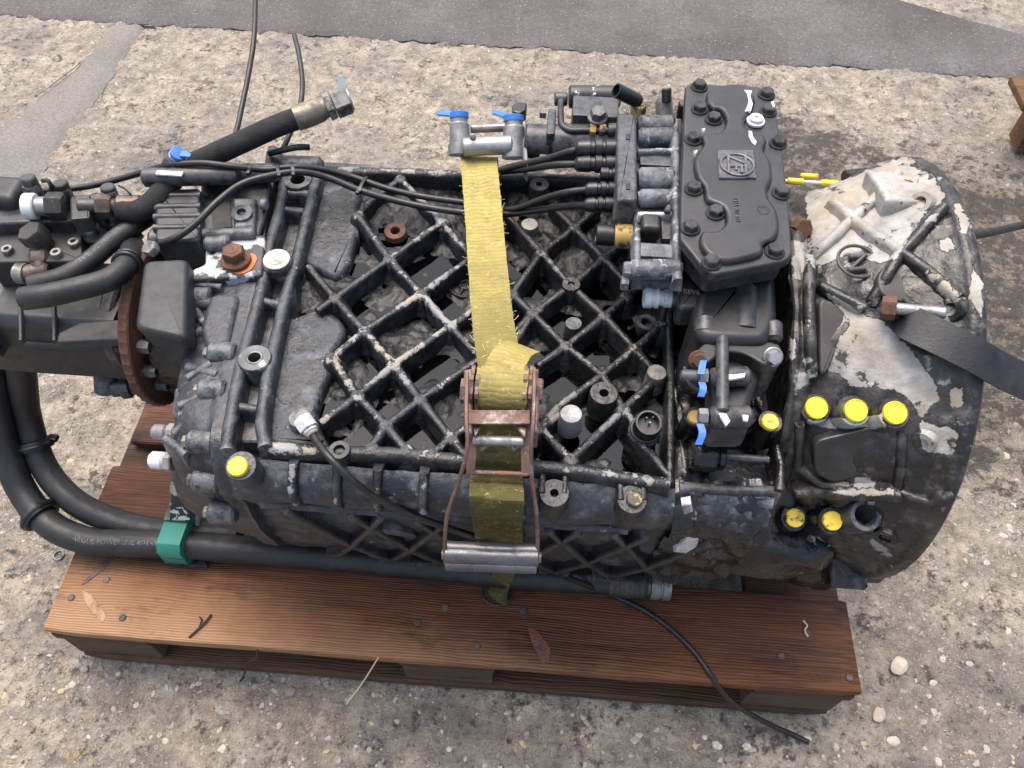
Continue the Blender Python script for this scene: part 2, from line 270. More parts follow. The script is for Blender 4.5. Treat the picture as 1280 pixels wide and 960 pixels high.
    dm = _ramp(nt, d1, 0.0, 0.28)
    c = _mixc(nt, _math(nt, 'MULTIPLY', dm, 0.68), c, (0.10, 0.078, 0.058))
    ol = _ramp(nt, _math(nt, 'ADD', _math(nt, 'ADD', _math(nt, 'MULTIPLY', b3, 0.6), _math(nt, 'MULTIPLY', b2, 0.4)), _math(nt, 'MULTIPLY', dm, 0.10)), 0.55, 0.60)
    c = _mixc(nt, _math(nt, 'MULTIPLY', ol, 0.75), c, (0.05, 0.045, 0.038))
    nt.links.new(c, p.inputs['Base Color'])
    nt.links.new(_mixf(nt, _math(nt, 'MAXIMUM', gp, dm), 0.85, 0.5), p.inputs['Roughness']); p.inputs['Specular IOR Level'].default_value = 0.35
    h = _math(nt, 'ADD', _math(nt, 'MULTIPLY', b3, 1.6), _math(nt, 'ADD', _math(nt, 'MULTIPLY', s1, 0.7), _math(nt, 'MULTIPLY', s2, 0.5)))
    h = _math(nt, 'ADD', h, _math(nt, 'MULTIPLY', _noise(nt, co, 260, 4, 0.7), 1.0)); h = _math(nt, 'ADD', h, _math(nt, 'MULTIPLY', b4, 3.0))
    b = nt.nodes.new('ShaderNodeBump'); b.inputs['Strength'].default_value = 1.0; b.inputs['Distance'].default_value = 0.007
    nt.links.new(h, b.inputs['Height']); nt.links.new(b.outputs[0], p.inputs['Normal']); return m
M['concrete'] = mk_concrete()
def mk_asphalt(name, dark, light, speck):
    m, nt, p = new_mat(name); co = _coord(nt)
    v = nt.nodes.new('ShaderNodeTexVoronoi'); v.inputs['Scale'].default_value = 170; nt.links.new(co, v.inputs['Vector'])
    sp = nt.nodes.new('ShaderNodeSeparateColor'); nt.links.new(v.outputs['Color'], sp.inputs[0])
    c = _mixc(nt, _ramp(nt, _noise(nt, co, 2.6, 5, 0.6), 0.36, 0.66), dark, light)
    c = _mixc(nt, _math(nt, 'MULTIPLY', _ramp(nt, _noise(nt, co, 120, 4, 0.7), 0.4, 0.65), 0.6), c, [x*0.45 for x in dark])
    f = _math(nt, 'MULTIPLY', _ramp(nt, v.outputs['Distance'], 0.45, 0.3), _ramp(nt, sp.outputs[0], 0.86, 1.0))
    c = _mixc(nt, f, c, speck)
    nt.links.new(c, p.inputs['Base Color']); p.inputs['Roughness'].default_value = 0.65; p.inputs['Specular IOR Level'].default_value = 0.35
    b = nt.nodes.new('ShaderNodeBump'); b.inputs['Strength'].default_value = 0.7; b.inputs['Distance'].default_value = 0.004
    nt.links.new(_math(nt, 'ADD', _noise(nt, co, 200, 4, 0.7), _math(nt, 'MULTIPLY', f, 0.5)), b.inputs['Height']); nt.links.new(b.outputs[0], p.inputs['Normal']); return m
M['asphalt'] = mk_asphalt('old_asphalt', (0.058, 0.052, 0.046), (0.128, 0.125, 0.122), (0.24, 0.215, 0.18))
M['patch'] = mk_asphalt('smooth_trench_fill', (0.145, 0.135, 0.12), (0.225, 0.208, 0.182), (0.26, 0.24, 0.205))
def mk_stone():
    m, nt, p = new_mat('aggregate_stone'); info = nt.nodes.new('ShaderNodeObjectInfo')
    cr = nt.nodes.new('ShaderNodeValToRGB'); nt.links.new(info.outputs['Random'], cr.inputs[0]); cr.color_ramp.interpolation = 'CONSTANT'
    cs = [(0.42, 0.37, 0.29), (0.27, 0.24, 0.20), (0.48, 0.44, 0.37), (0.36, 0.31, 0.24), (0.18, 0.17, 0.16), (0.42, 0.32, 0.18), (0.36, 0.34, 0.31), (0.40, 0.36, 0.29)]
    e = cr.color_ramp.elements; e[0].color = (*cs[0], 1); e[1].position = 1/8; e[1].color = (*cs[1], 1)
    for i, cc in enumerate(cs[2:]): k = e.new((i+2)/8); k.color = (*cc, 1)
    co = _coord(nt); c = _mixc(nt, _math(nt, 'MULTIPLY', _ramp(nt, _noise(nt, co, 150, 5, 0.7), 0.42, 0.62), 0.6), cr.outputs[0], (0.2, 0.175, 0.14))
    nt.links.new(c, p.inputs['Base Color']); p.inputs['Roughness'].default_value = 0.75
    b = nt.nodes.new('ShaderNodeBump'); b.inputs['Strength'].default_value = 0.5; b.inputs['Distance'].default_value = 0.002
    nt.links.new(_noise(nt, co, 300, 4, 0.7), b.inputs['Height']); nt.links.new(b.outputs[0], p.inputs['Normal']); return m
M['stone'] = mk_stone()

# ------------------------------------------------------------------ mesh helpers
WORLD = {}
class MB:
    def __init__(s): s.v = []; s.f = []; s.uv = None
    def add(s, vs, fs):
        o = len(s.v); s.v += [Vector(a) for a in vs]; s.f += [tuple(i+o for i in f) for f in fs]; return s
    def loft(s, rings, closed=True, cap0=True, cap1=True):
        n = len(rings[0]); o = len(s.v)
        for r in rings: s.v += [Vector(a) for a in r]
        for i in range(len(rings)-1):
            for j in range(n if closed else n-1):
                k = (j+1) % n
                s.f.append((o+i*n+j, o+i*n+k, o+(i+1)*n+k, o+(i+1)*n+j))
        if cap0: s.f.append(tuple(o+j for j in reversed(range(n))))
        if cap1: s.f.append(tuple(o+(len(rings)-1)*n+j for j in range(n)))
        return s
    def prism(s, pts, depth, bev=0.003, steps=2, botbev=False):
        """polygon pts (flat, at the top) sunk by the vector depth, rounded round its top rim"""
        pts = [Vector(p) for p in pts]; d = Vector(depth); nrm = -d.normalized()
        area = sum(((pts[i]).cross(pts[(i+1) % len(pts)])).dot(nrm) for i in range(len(pts)))
        if area < 0: pts.reverse()
        n = len(pts); ins = []
        for i in range(n):
            a, b, c = pts[i-1], pts[i], pts[(i+1) % n]
            e1 = (b-a).normalized(); e2 = (c-b).normalized()
            n1 = nrm.cross(e1); n2 = nrm.cross(e2); m = n1+n2
            q = max(0.35, m.dot(n1)); ins.append(m/q)
        rings = []
        if botbev: rings.append([p+d+ins[i]*bev for i, p in enumerate(pts)]); rings.append([p+d*(1-bev/d.length) for p in pts])
        else: rings.append([p+d for p in pts])
        for k in range(steps+1):
            t = k/steps*math.pi/2
            rings.append([p - nrm*(bev*(1-math.sin(t))) + ins[i]*(bev*(1-math.cos(t))) for i, p in enumerate(pts)])
        return s.loft(rings)
    def box(s, c, size, rot=None, bev=0.002, seg=2):
        bm = bmesh.new(); bmesh.ops.create_cube(bm, size=1.0)
        for v in bm.verts: v.co = Vector((v.co.x*size[0], v.co.y*size[1], v.co.z*size[2]))
        if bev: bmesh.ops.bevel(bm, geom=bm.edges[:], offset=min(bev, min(size)*0.45), segments=seg, profile=0.5, affect='EDGES')
        mt = Matrix.Translation(Vector(c)) @ ((rot if isinstance(rot, Matrix) else Matrix.Identity(3)).to_4x4())
        o = len(s.v); bm.verts.index_update()
        s.v += [mt @ v.co for v in bm.verts]; s.f += [tuple(o+v.index for v in f.verts) for f in bm.faces]; bm.free(); return s
    def lathe(s, p, ax, prof, seg=24, cap=True):
        """prof = [(distance along ax, radius)]"""
        p = Vector(p); ax = Vector(ax).normalized(); u = ax.orthogonal().normalized(); v = ax.cross(u)
        rings = [[p+ax*h+(u*math.cos(2*math.pi*i/seg)+v*math.sin(2*math.pi*i/seg))*max(r, 1e-5) for i in range(seg)] for h, r in prof]
        return s.loft(rings, cap0=cap, cap1=cap)
    def cyl(s, p, q, r, seg=20, bev=0.0015):
        p, q = Vector(p), Vector(q); L = (q-p).length; b = min(bev, r*0.4, L*0.4)
        return s.lathe(p, q-p, [(0, r-b), (b, r), (L-b, r), (L, r-b)], seg)
    def hexa(s, p, ax, r, h, bev=0.12):
        return s.lathe(p, ax, [(0, r), (h*(1-bev*1.5), r), (h, r*0.88)], 6)
    def tube(s, pts, r, seg=10, cap=True, sub=6):
        pts = smooth_path(pts, sub) if sub else [Vector(p) for p in pts]
        n = len(pts); rr = r if callable(r) else (lambda t: r)
        prev = None; rings = []
        for i, p in enumerate(pts):
            t = (pts[min(i+1, n-1)]-pts[max(i-1, 0)]).normalized()
            u = t.orthogonal().normalized() if prev is None else (prev - t*prev.dot(t)).normalized()
            prev = u; v = t.cross(u); q = rr(i/max(1, n-1))
            rings.append([p+(u*math.cos(2*math.pi*k/seg)+v*math.sin(2*math.pi*k/seg))*q for k in range(seg)])
        return s.loft(rings, cap0=cap, cap1=cap)
    def ring(s, p, ax, R0, r, seg=28, sub=8):
        p = Vector(p); ax = Vector(ax).normalized(); u = ax.orthogonal().normalized(); v = ax.cross(u); o = len(s.v)
        for i in range(seg):
            d = u*math.cos(2*math.pi*i/seg)+v*math.sin(2*math.pi*i/seg)
            for k in range(sub):
                a = 2*math.pi*k/sub; s.v.append(p+d*(R0+r*math.cos(a))+ax*(r*math.sin(a)))
        for i in range(seg):
            for k in range(sub):
                a, b = o+i*sub, o+((i+1) % seg)*sub
                s.f.append((a+k, b+k, b+(k+1) % sub, a+(k+1) % sub))
        return s
    def beam(s, pts, w, h, seg=5, sub=0, dn=Z, taper=0.75):
        """a cast rib: round-topped bar along pts (its crest), h deep along -dn"""
        pts = smooth_path(pts, sub) if sub else [Vector(p) for p in pts]
        if not sub:
            q = []
            for a, b in zip(pts, pts[1:]):
                k = max(1, int((b-a).length/0.008)); q += [a.lerp(b, i/k) for i in range(k)]
            pts = q+[pts[-1]]
        n = len(pts); rings = []; dn = Vector(dn)
        for i, p in enumerate(pts):
            t = (pts[min(i+1, n-1)]-pts[max(i-1, 0)]).normalized(); sd = t.cross(dn).normalized()
            j = mnoise.noise(p*90)*0.0011; ww = w*(1+mnoise.noise(p*60+Vector((5, 0, 0)))*0.13)
            pr = [(-ww*0.5/taper, -h), (-ww*0.52, -h*0.35), (-ww*0.48, -ww*0.28), (-ww*0.27, -ww*0.05), (0, 0), (ww*0.27, -ww*0.05), (ww*0.48, -ww*0.28), (ww*0.52, -h*0.35), (ww*0.5/taper, -h)]
            rings.append([p+sd*a+dn*(b+j) for a, b in pr])
        s.crest = getattr(s, 'crest', []); s.crest += [0.0]*(len(s.v)-len(s.crest))
        s.crest += [0.0, 0.10, 0.30, 0.46, 0.52, 0.46, 0.30, 0.10, 0.0]*n
        return s.loft(rings)
    def mesh(s, name, angle=38):
        me = bpy.data.meshes.new(name); c = Vector((0, 0, 0))
        if s.v:
            lo = [min(v[i] for v in s.v) for i in range(3)]; hi = [max(v[i] for v in s.v) for i in range(3)]
            c = Vector([(a+b)/2 for a, b in zip(lo, hi)])
        me.from_pydata([v-c for v in s.v], [], s.f)
        bm = bmesh.new(); bm.from_mesh(me); bmesh.ops.recalc_face_normals(bm, faces=bm.faces[:]); bm.to_mesh(me); bm.free()
        if angle: me.shade_smooth(); me.set_sharp_from_angle(angle=R(angle))
        return me, c
    def build(s, name, mat, parent=None, angle=38, label=None):
        me, c = s.mesh(name, angle); me.materials.append(M[mat] if isinstance(mat, str) else mat)
        if hasattr(s, 'crest') and len(s.crest) == len(s.v): me.attributes.new('crest', 'FLOAT', 'POINT').data.foreach_set('value', s.crest); me.attributes.new('crest2', 'FLOAT', 'POINT').data.foreach_set('value', [max(0, a-0.13) for a in s.crest])
        o = link(name, me, c, parent, label)
        if angle and 30 < len(me.vertices) < 6000:
            wn = o.modifiers.new('even_shading', 'WEIGHTED_NORMAL'); wn.keep_sharp = True; wn.weight = 80
        return o
def link(name, me, c, parent=None, label=None, rot=None):
    o = bpy.data.objects.new(name, me); COL.objects.link(o); WORLD[o.name] = Vector(c)
    if parent: o.parent = parent; o.location = Vector(c)-WORLD[parent.name]
    else: o.location = c
    if rot is not None: o.rotation_mode = 'QUATERNION'; o.rotation_quaternion = rot
    if label: o['label'] = label
    return o
def smooth_path(pts, sub=6):
    pts = [Vector(p) for p in pts]
    if len(pts) < 3: return pts
    out = []; P = [pts[0]*2-pts[1]]+pts+[pts[-1]*2-pts[-2]]
    for i in range(1, len(P)-2):
        a, b, c, d = P[i-1], P[i], P[i+1], P[i+2]
        for k in range(sub):
            t = k/sub
            out.append(0.5*((2*b)+(c-a)*t+(2*a-5*b+4*c-d)*t*t+(3*b-a-3*c+d)*t**3))
    return out+[pts[-1]]
def roundpoly(pts, r, n=4):
    pts = [Vector(p) for p in pts]; out = []; m = len(pts)
    for i in range(m):
        a, b, c = pts[i-1], pts[i], pts[(i+1) % m]
        d1 = min(r, (a-b).length*0.45); d2 = min(r, (c-b).length*0.45)
        p, q = b+(a-b).normalized()*d1, b+(c-b).normalized()*d2
        for k in range(n+1): t = k/n; out.append(p*(1-t)**2+b*2*t*(1-t)+q*t*t)
    return out
def thing(name, label, cat, loc=(0, 0, 0), group=None):
    o = bpy.data.objects.new(name, None); COL.objects.link(o); o.location = loc; WORLD[o.name] = Vector(loc)
    o.empty_display_size = 0.05; return tag(o, label, cat, group)
def tag(o, label, cat, group=None):
    o['label'] = label; o['category'] = cat
    if group: o['group'] = group
    return o
def struct(o): o['kind'] = 'structure'; return o
_cache = {}
def inst(key, maker, name, mat, p, n, parent, spin=None, label=None):
    """alike pieces share mesh data; each is an object of its own, its +Z turned to n"""
    k = (key, mat)
    if k not in _cache:
        mb = MB(); maker(mb); me = bpy.data.meshes.new(name); me.from_pydata(mb.v, [], mb.f)
        bm = bmesh.new(); bm.from_mesh(me); bmesh.ops.recalc_face_normals(bm, faces=bm.faces[:]); bm.to_mesh(me); bm.free()
        me.shade_smooth(); me.set_sharp_from_angle(angle=R(35)); me.materials.append(M[mat]); _cache[k] = me
    q = Vector(n).to_track_quat('Z', 'Y'); q = q @ Matrix.Rotation(random.random()*6.28 if spin is None else spin, 3, 'Z').to_quaternion()
    return link(name, _cache[k], p, parent, label, q)
def bolt(p, n, parent, r=0.0085, h=0.009, mat='bolt_black', name='bolt', washer=True, spin=None, label=None):
    def mk(mb):
        if washer: mb.lathe((0, 0, -0.001), Z, [(0, r*1.32), (0.0022, r*1.32), (0.003, r*1.2)], 20); mb.hexa((0, 0, 0.0015), Z, r, h)
        else: mb.hexa((0, 0, -0.002), Z, r, h+0.002)
    return inst(('bolt', r, h, washer), mk, name, mat, p, n, parent, spin, label)
def cap(p, n, parent, r=0.013, mat='yellow', name='plastic_cap', label=None):
    return inst(('cap', r), lambda mb: mb.lathe((0, 0, -0.004), Z, [(0, r), (0.005, r), (0.006, r*0.93), (0.0052, r*0.88), (0.0055, 0.0005)], 26), name, mat, p, n, parent, 0, label)
def boss(p, n, parent, r, h, mat='paint_dusty', hole=None, name='boss', flare=1.12, seg=24):
    p, n = Vector(p), Vector(n).normalized()
    pr = [(-h, r*flare), (-h*0.4, r*1.02), (-0.0025, r), (0, r*0.93)]
    if hole: pr += [(0.0, hole*1.15), (-0.002, hole), (-min(h*0.9, 0.018), hole), (-min(h*0.9, 0.018), 0.0002)]
    o = MB().lathe(p, n, pr, seg).build(name, mat, parent); return o

# ================================================================== SETTING
def gaxis(lo, hi, step, far):
    a = list(np.arange(lo, hi+1e-6, step)); d = step; x = lo; pre = []
    while x > -far: d *= 1.7; x -= d; pre.append(x)
    d = step; x = a[-1]; post = []
    while x < far: d *= 1.7; x += d; post.append(x)
    return pre[::-1]+a+post
def ground_h(x, y):
    if abs(x) > 4 or abs(y) > 4: return -0.006
    v = Vector((x, y, 0))
    return -0.0075+0.004*mnoise.noise(v*5)+0.0045*mnoise.noise(v*26)+0.0036*mnoise.noise(v*70)
def sheet_grid(xs, ys, hf):
    vs = [(x, y, hf(x, y)) for y in ys for x in xs]; n = len(xs)
    fs = [(j*n+i, j*n+i+1, (j+1)*n+i+1, (j+1)*n+i) for j in range(len(ys)-1) for i in range(n-1)]
    return vs, fs
gx, gy = gaxis(-1.75, 1.75, 0.0085, 60), gaxis(-0.45, 1.95, 0.0085, 60)
vs, fs = sheet_grid(gx, gy, ground_h)
gme = bpy.data.meshes.new('ground'); gme.from_pydata(vs, [], fs); gme.shade_smooth(); gme.materials.append(M['concrete'])
ground = struct(link('ground', gme, (0, 0, 0)))
# asphalt roadway behind, with a crumbled near edge
def road():
    e0, e1 = W(0, 17, z=0), W(1280, 96, z=0); f0, f1 = W(1130, 2, z=0), W(1280, 46, z=0)
    mb = MB(); rows = []
    N = 900
    for i in range(N+1):
        x = -3.6+7.2*i/N; t = (x-e0.x)/(e1.x-e0.x); y0 = e0.y+(e1.y-e0.y)*t
        y0 += 0.018*mnoise.noise(Vector((x*6, 0, 3)))+0.014*mnoise.noise(Vector((x*26, 0, 9)))+0.008*mnoise.noise(Vector((x*90, 0, 5)))
        t2 = (x-f0.x)/(f1.x-f0.x); y1 = max(y0+0.12, min(3.6, f0.y+(f1.y-f0.y)*t2+0.03*mnoise.noise(Vector((x*6, 5, 3)))))
        rows.append([Vector((x, y0, -0.006)), Vector((x, y0+0.02, 0.0005))]+[Vector((x, y0+0.006+(y1-y0-0.012)*k/8, 0.0045+0.0015*mnoise.noise(Vector((x*8, k*3.1, 0))))) for k in range(1, 8)]+[Vector((x, y1-0.006, 0.003)), Vector((x, y1, -0.008))])
    mb.loft(rows, closed=False, cap0=False, cap1=False); struct(mb.build('asphalt_road', 'asphalt'))
road()
def trench():
    L = WL([(205, -14), (150, 20), (92, 84), (45, 120), (-40, 190), (-120, 270)], 0); Rr = WL([(224, -14), (186, 24), (122, 118), (68, 188), (20, 262), (-60, 370)], 0)
    L, Rr = smooth_path(L, 14), smooth_path(Rr, 14); mb = MB(); rows = []
    for i, (a, b) in enumerate(zip(L, Rr)):
        a = a+X*0.008*mnoise.noise(a*30); b = b+X*0.008*mnoise.noise(b*30)
        if a.y > 1.78 or b.y > 1.80: a = Vector((a.x, min(a.y, 1.82), 0)); b = Vector((b.x, min(b.y, 1.82), 0))
        rows.append([Vector((*a.lerp(b, k/6).xy, -0.008 if k in (0, 6) else 0.0005)) for k in range(7)])
    mb.loft(rows, closed=False, cap0=False, cap1=False); struct(mb.build('trench_fill_strip', 'patch'))
trench()
for pts in ([(-30, 160), (22, 132), (52, 116), (92, 86), (100, 78)],):
    P = smooth_path(WL(pts, 0.0), 10); rows = []
    for i, p in enumerate(P):
        k = 0.0022+0.0018*abs(mnoise.noise(p*40)); q = p+Vector((0, 0.006*mnoise.noise(p*25), 0)); rows.append([Vector((q.x-k, q.y-k, 0.0012)), Vector((q.x+k, q.y+k, 0.0012))])
    struct(MB().loft(rows, closed=False, cap0=False, cap1=False).build('ground_crack', 'hole'))
# stones of the exposed aggregate, each its own piece of the ground
def stones():
    rnd = random.Random(11); shapes = []
    for k in range(7):
        bm = bmesh.new(); bmesh.ops.create_icosphere(bm, subdivisions=1, radius=1)
        for v in bm.verts: v.co *= 1+0.35*mnoise.noise(v.co*1.3+Vector((k*9, 0, 0))); v.co.z *= 0.6
        me = bpy.data.meshes.new('stone'); bm.to_mesh(me); bm.free(); me.shade_smooth(); me.materials.append(M['stone']); shapes.append(me)
    n = 0
    while n < 290:
        px, py = rnd.uniform(-20, 1300), rnd.choice([rnd.uniform(640, 975), rnd.uniform(760, 975), rnd.uniform(430, 700)])
        if py < 640 and 150 < px < 1215: continue
        p = W(px, py, z=0)
        if -0.63 < p.x < 0.63 and -0.008 < p.y < 0.83: continue
        r = 0.0035+0.006*rnd.random()**2.2
        if n < 14: r = rnd.uniform(0.007, 0.010)
        o = link('stone', shapes[n % 7], (p.x, p.y, ground_h(p.x, p.y)-r*0.12), ground)
        o.scale = (r*rnd.uniform(0.8, 1.5), r*rnd.uniform(0.7, 1.1), r*rnd.uniform(0.3, 0.5)); o.rotation_euler = (rnd.uniform(-.2, .2), rnd.uniform(-.2, .2), rnd.uniform(0, 6.28)); n += 1
    # finer grit between them, too small to pick apart
    mb = MB(); 
    for k in range(3000):
        px, py = rnd.uniform(-30, 1310), rnd.uniform(100, 980)
        p = W(px, py, z=0)
        if (-0.61 < p.x < 0.61 and 0.0 < p.y < 0.81) or p.y > 1.78: continue
        r = 0.0015+0.0028*rnd.random()**2; c = Vector((p.x, p.y, ground_h(p.x, p.y)+r*0.1)); a = rnd.uniform(0, 6.28)
        q = [c+Vector((math.cos(a+j*1.2566)*r*rnd.uniform(.7, 1.4), math.sin(a+j*1.2566)*r*rnd.uniform(.7, 1.3), -r*0.6)) for j in range(5)]
        t = c+Vector((rnd.uniform(-.3, .3)*r, rnd.uniform(-.3, .3)*r, r*0.55)); o = len(mb.v)
        t2 = t+Vector((r*0.5, 0.1*r, -0.1*r)); mb.v += q+[t, t2]
        mb.f += [(o, o+1, o+6, o+5), (o+1, o+2, o+5, o+6), (o+2, o+3, o+5), (o+3, o+4, o+5), (o+4, o, o+5)]
    g = mb.build('grit', 'grit', ground, angle=0); g['kind'] = 'stuff'
def mk_grit():
    m, nt, p = new_mat('loose_grit'); g = nt.nodes.new('ShaderNodeNewGeometry')
    c = _mixc(nt, g.outputs['Random Per Island'], (0.15, 0.13, 0.11), (0.46, 0.41, 0.33)); nt.links.new(c, p.inputs['Base Color']); p.inputs['Roughness'].default_value = 0.8; return m
M['grit'] = mk_grit()
stones()

# ================================================================== PALLET
pal = thing('pallet', 'wet reddish brown wooden pallet standing on rough concrete under the gearbox', 'pallet', (0, 0.4, 0))
def board(name, x0, x1, y0, y1, z0, z1, mat, bev=0.004, label=None):
    mb = MB(); n = 40; sec = roundpoly([(0, y0, z0), (0, y1, z0), (0, y1, z1), (0, y0, z1)], bev, 3); rings = []
    for i in range(n+1):
        t = i/n; x = x0+(x1-x0)*t
        ins = 0.003 if i in (0, n) else 0
        c = Vector((0, (y0+y1)/2, (z0+z1)/2)); r = []
        for p in sec:
            d = p-c; d = Vector((0, d.y-math.copysign(ins, d.y), d.z-math.copysign(ins, d.z)))
            w_ = 0.0016*mnoise.noise(Vector((x*6, d.y*4, d.z*20)))+0.0007*mnoise.noise(Vector((x*40, d.y*30, d.z*50)))
            r.append(c+d+Vector((x + 0.002*mnoise.noise(Vector((d.y*60, z0*9, i and 7)))*(i in (0, n)), w_, w_*0.6*(1 if d.z > 0 else 0.2))))
        rings.append(r)
    mb.loft(rings); return mb.build(name, mat, pal, 50, label)
board('top_board', -0.6, 0.6, 0.0, 0.143, 0.122, 0.144, 'wood_front', 0.005)
board('top_board', -0.598, 0.597, 0.186, 0.286, 0.122, 0.144, 'wood', 0.009)
board('top_board', -0.585, 0.6, 0.327, 0.472, 0.122, 0.144, 'wood', 0.008)
board('top_board', -0.6, 0.6, 0.514, 0.614, 0.122, 0.144, 'wood', 0.008)
board('top_board', -0.6, 0.6, 0.655, 0.8, 0.122, 0.144, 'wood', 0.008)
for x0, x1 in ((-0.598, -0.453), (-0.0725, 0.0725), (0.453, 0.598)):
    mb = MB(); mb.box(((x0+x1)/2, 0.4, 0.111), (x1-x0, 0.796, 0.0215), bev=0.003); o = mb.build('cross_board', 'wood_dark', pal)
    for y0, y1 in ((0.004, 0.100), (0.3275, 0.4725), (0.70, 0.796)):
        MB().box(((x0+x1)/2-0.001, (y0+y1)/2, 0.0615), (x1-x0-0.006, y1-y0-0.004, 0.077), bev=0.004).build('block', 'wood_end', pal)
for y0, y1 in ((0.0, 0.1), (0.35, 0.45), (0.7, 0.8)):
    board('bottom_board', -0.592, 0.592, y0+0.002, y1, 0.0005, 0.022, 'wood_dark', 0.006)
for px, py in ((133, 725), (89, 747), (153, 772), (557, 759), (522, 778), (596, 808), (977, 820), (1062, 847), (1009, 791), (655, 764)):
    p = W(px, py, z=0.1445)
    inst('nail', lambda mb: mb.lathe((0, 0, -0.002), Z, [(0, 0.0055), (0.0025, 0.0055), (0.0034, 0.0042), (0.0034, 0.0004)], 14), 'nail', 'nail', p, Vector((random.uniform(-.15, .15), random.uniform(-.15, .15), 1)), pal)
def knot(pts, mat, z=0.1449):
    P = smooth_path(WL(pts+pts[:1], z), 3)[:-1]
    MB().prism(P, (0, 0, -0.0015), 0.0006, 1).build('knot', mat, pal)
M['knot_pale'] = worn('pale_split_knot', (0.34, 0.20, 0.115), 0.6, 0, [(40, 8, 0.45, 0.6, (0.17, 0.08, 0.04), 0.6, 0)], bump=0.4)
M['knot_dark'] = worn('dark_resin_knot', (0.05, 0.025, 0.016), 0.45, 0, [(60, 5, 0.5, 0.7, (0.10, 0.04, 0.025), 0.5, 0)], bump=0.5)
M['knot_red'] = worn('red_bark_knot', (0.13, 0.035, 0.018), 0.5, 0, [(80, 5, 0.5, 0.62, (0.04, 0.03, 0.026), 0.6, 0)], bump=0.6)
knot([(100, 736), (112, 742), (122, 754), (132, 768), (128, 778), (119, 770), (108, 756)], 'knot_pale')
knot([(136, 696), (141, 699), (134, 708), (122, 718), (106, 730), (102, 729), (114, 716), (126, 704)], 'knot_dark')
knot([(660, 786), (666, 784), (678, 796), (688, 812), (686, 826), (678, 829), (671, 815), (664, 800)], 'knot_red')
knot([(652, 762), (658, 760), (661, 766), (657, 772), (651, 770)], 'knot_dark')

# ================================================================== GEARBOX
D = 0.58                       # crest height of the ribbed top
AY, AZ = 0.335, 0.47           # shaft axis (runs along X)
gb = thing('gearbox', 'black truck gearbox with diamond ribbed casing, peeling clutch housing and pump, strapped on the pallet', 'gearbox', (0.1, 0.33, 0.15))
# ---- main casing: one cast body, cut like the photo's: steep front wall, tucked-in underside
def shear(x, y, k): return x - k*(y-0.085)
def casing():
    sec = [(0.088, 0.533), (0.078, 0.566), (0.062, 0.556), (0.052, 0.538), (0.052, 0.518), (0.064, 0.50), (0.074, 0.42), (0.088, 0.33), (0.118, 0.25), (0.16, 0.21), (0.52, 0.21), (0.555, 0.28), (0.575, 0.45), (0.578, 0.552), (0.57, 0.569), (0.553, 0.566), (0.548, 0.533)]
    dense = []
    for a, b in zip(sec, sec[1:]+sec[:1]):
        k = max(1, int(math.hypot(b[0]-a[0], b[1]-a[1])/0.009)); dense += [(a[0]+(b[0]-a[0])*q/k, a[1]+(b[1]-a[1])*q/k) for q in range(k)]
    rings = []
    for i in range(81):
        t = i/80; r = []
        for y, z in dense:
            p = Vector((shear(-0.222, y, 0.13)*(1-t)+(0.370+0.15*(y-0.1))*t, y, z)); m = 0.0035*mnoise.noise(p*26)+0.0016*mnoise.noise(p*75)
            if z > 0.53 and y > 0.085: m = min(0, m)
            r.append(p+Vector((0, -m if y < 0.3 else m, m*0.4)))
        rings.append(r)
    return MB().loft(rings).build('main_casing', 'paint_dusty', gb, 50)
casing()
# pocket floors: an uneven cast surface that stands partly under rain water
def deck_h(x, y):
    v = Vector((x, y, 0.3))
    h = 0.5495+0.0105*mnoise.noise(v*13)+0.007*mnoise.noise(v*34)+0.0028*mnoise.noise(v*90)+0.001*mnoise.noise(v*220)
    h += 0.010*max(0, (y-0.36)/0.2)
    for fy in (0.18, 0.27, 0.345, 0.42):   # gearwheel bulges of the casing below
        h += 0.005*math.exp(-((y-fy)/0.018)**2)
    return h
mb = MB(); nx, ny = 240, 170
rows = []
for j in range(ny+1):
    y = 0.082+0.47*j/ny; r = []
    for i in range(nx+1):
        x0, x1 = shear(-0.190, y, 0.13), 0.262+0.10*(y-0.1); x = x0+(x1-x0)*i/nx; r.append(Vector((x, y, deck_h(x, y))))
    rows.append(r)
mb.loft(rows, closed=False, cap0=False, cap1=False); mb.build('pocket_floor', 'floor', gb, 60)
rows = [[Vector((shear(-0.186, y, 0.13)*(1-t)+(0.258+0.10*(y-0.1))*t, y, 0.5518)) for t in (0, 0.5, 1)] for y in (0.086, 0.30, 0.545)]
MB().loft(rows, closed=False, cap0=False, cap1=False).build('rain_puddle', 'water', gb)
# ---- raised plates left of the lattice
def plate(pts, z, dep, mat, name, bev=0.006, parent=None, r=0.012):
    return MB().prism(roundpoly(WL(pts, z), r), (0, 0, -dep), bev, 4).build(name, mat, parent or gb, 50)
plate([(386, 222), (440, 222), (452, 236), (447, 262), (448, 292), (438, 326), (420, 350), (398, 336), (374, 328), (374, 292)], 0.568, 0.045, 'chalky', 'raised_plate', 0.009)
plate([(343, 402), (374, 392), (402, 383), (426, 396), (434, 414), (414, 440), (417, 464), (405, 484), (394, 515), (405, 545), (414, 560), (330, 556)], 0.568, 0.045, 'chalky', 'raised_plate', 0.009)
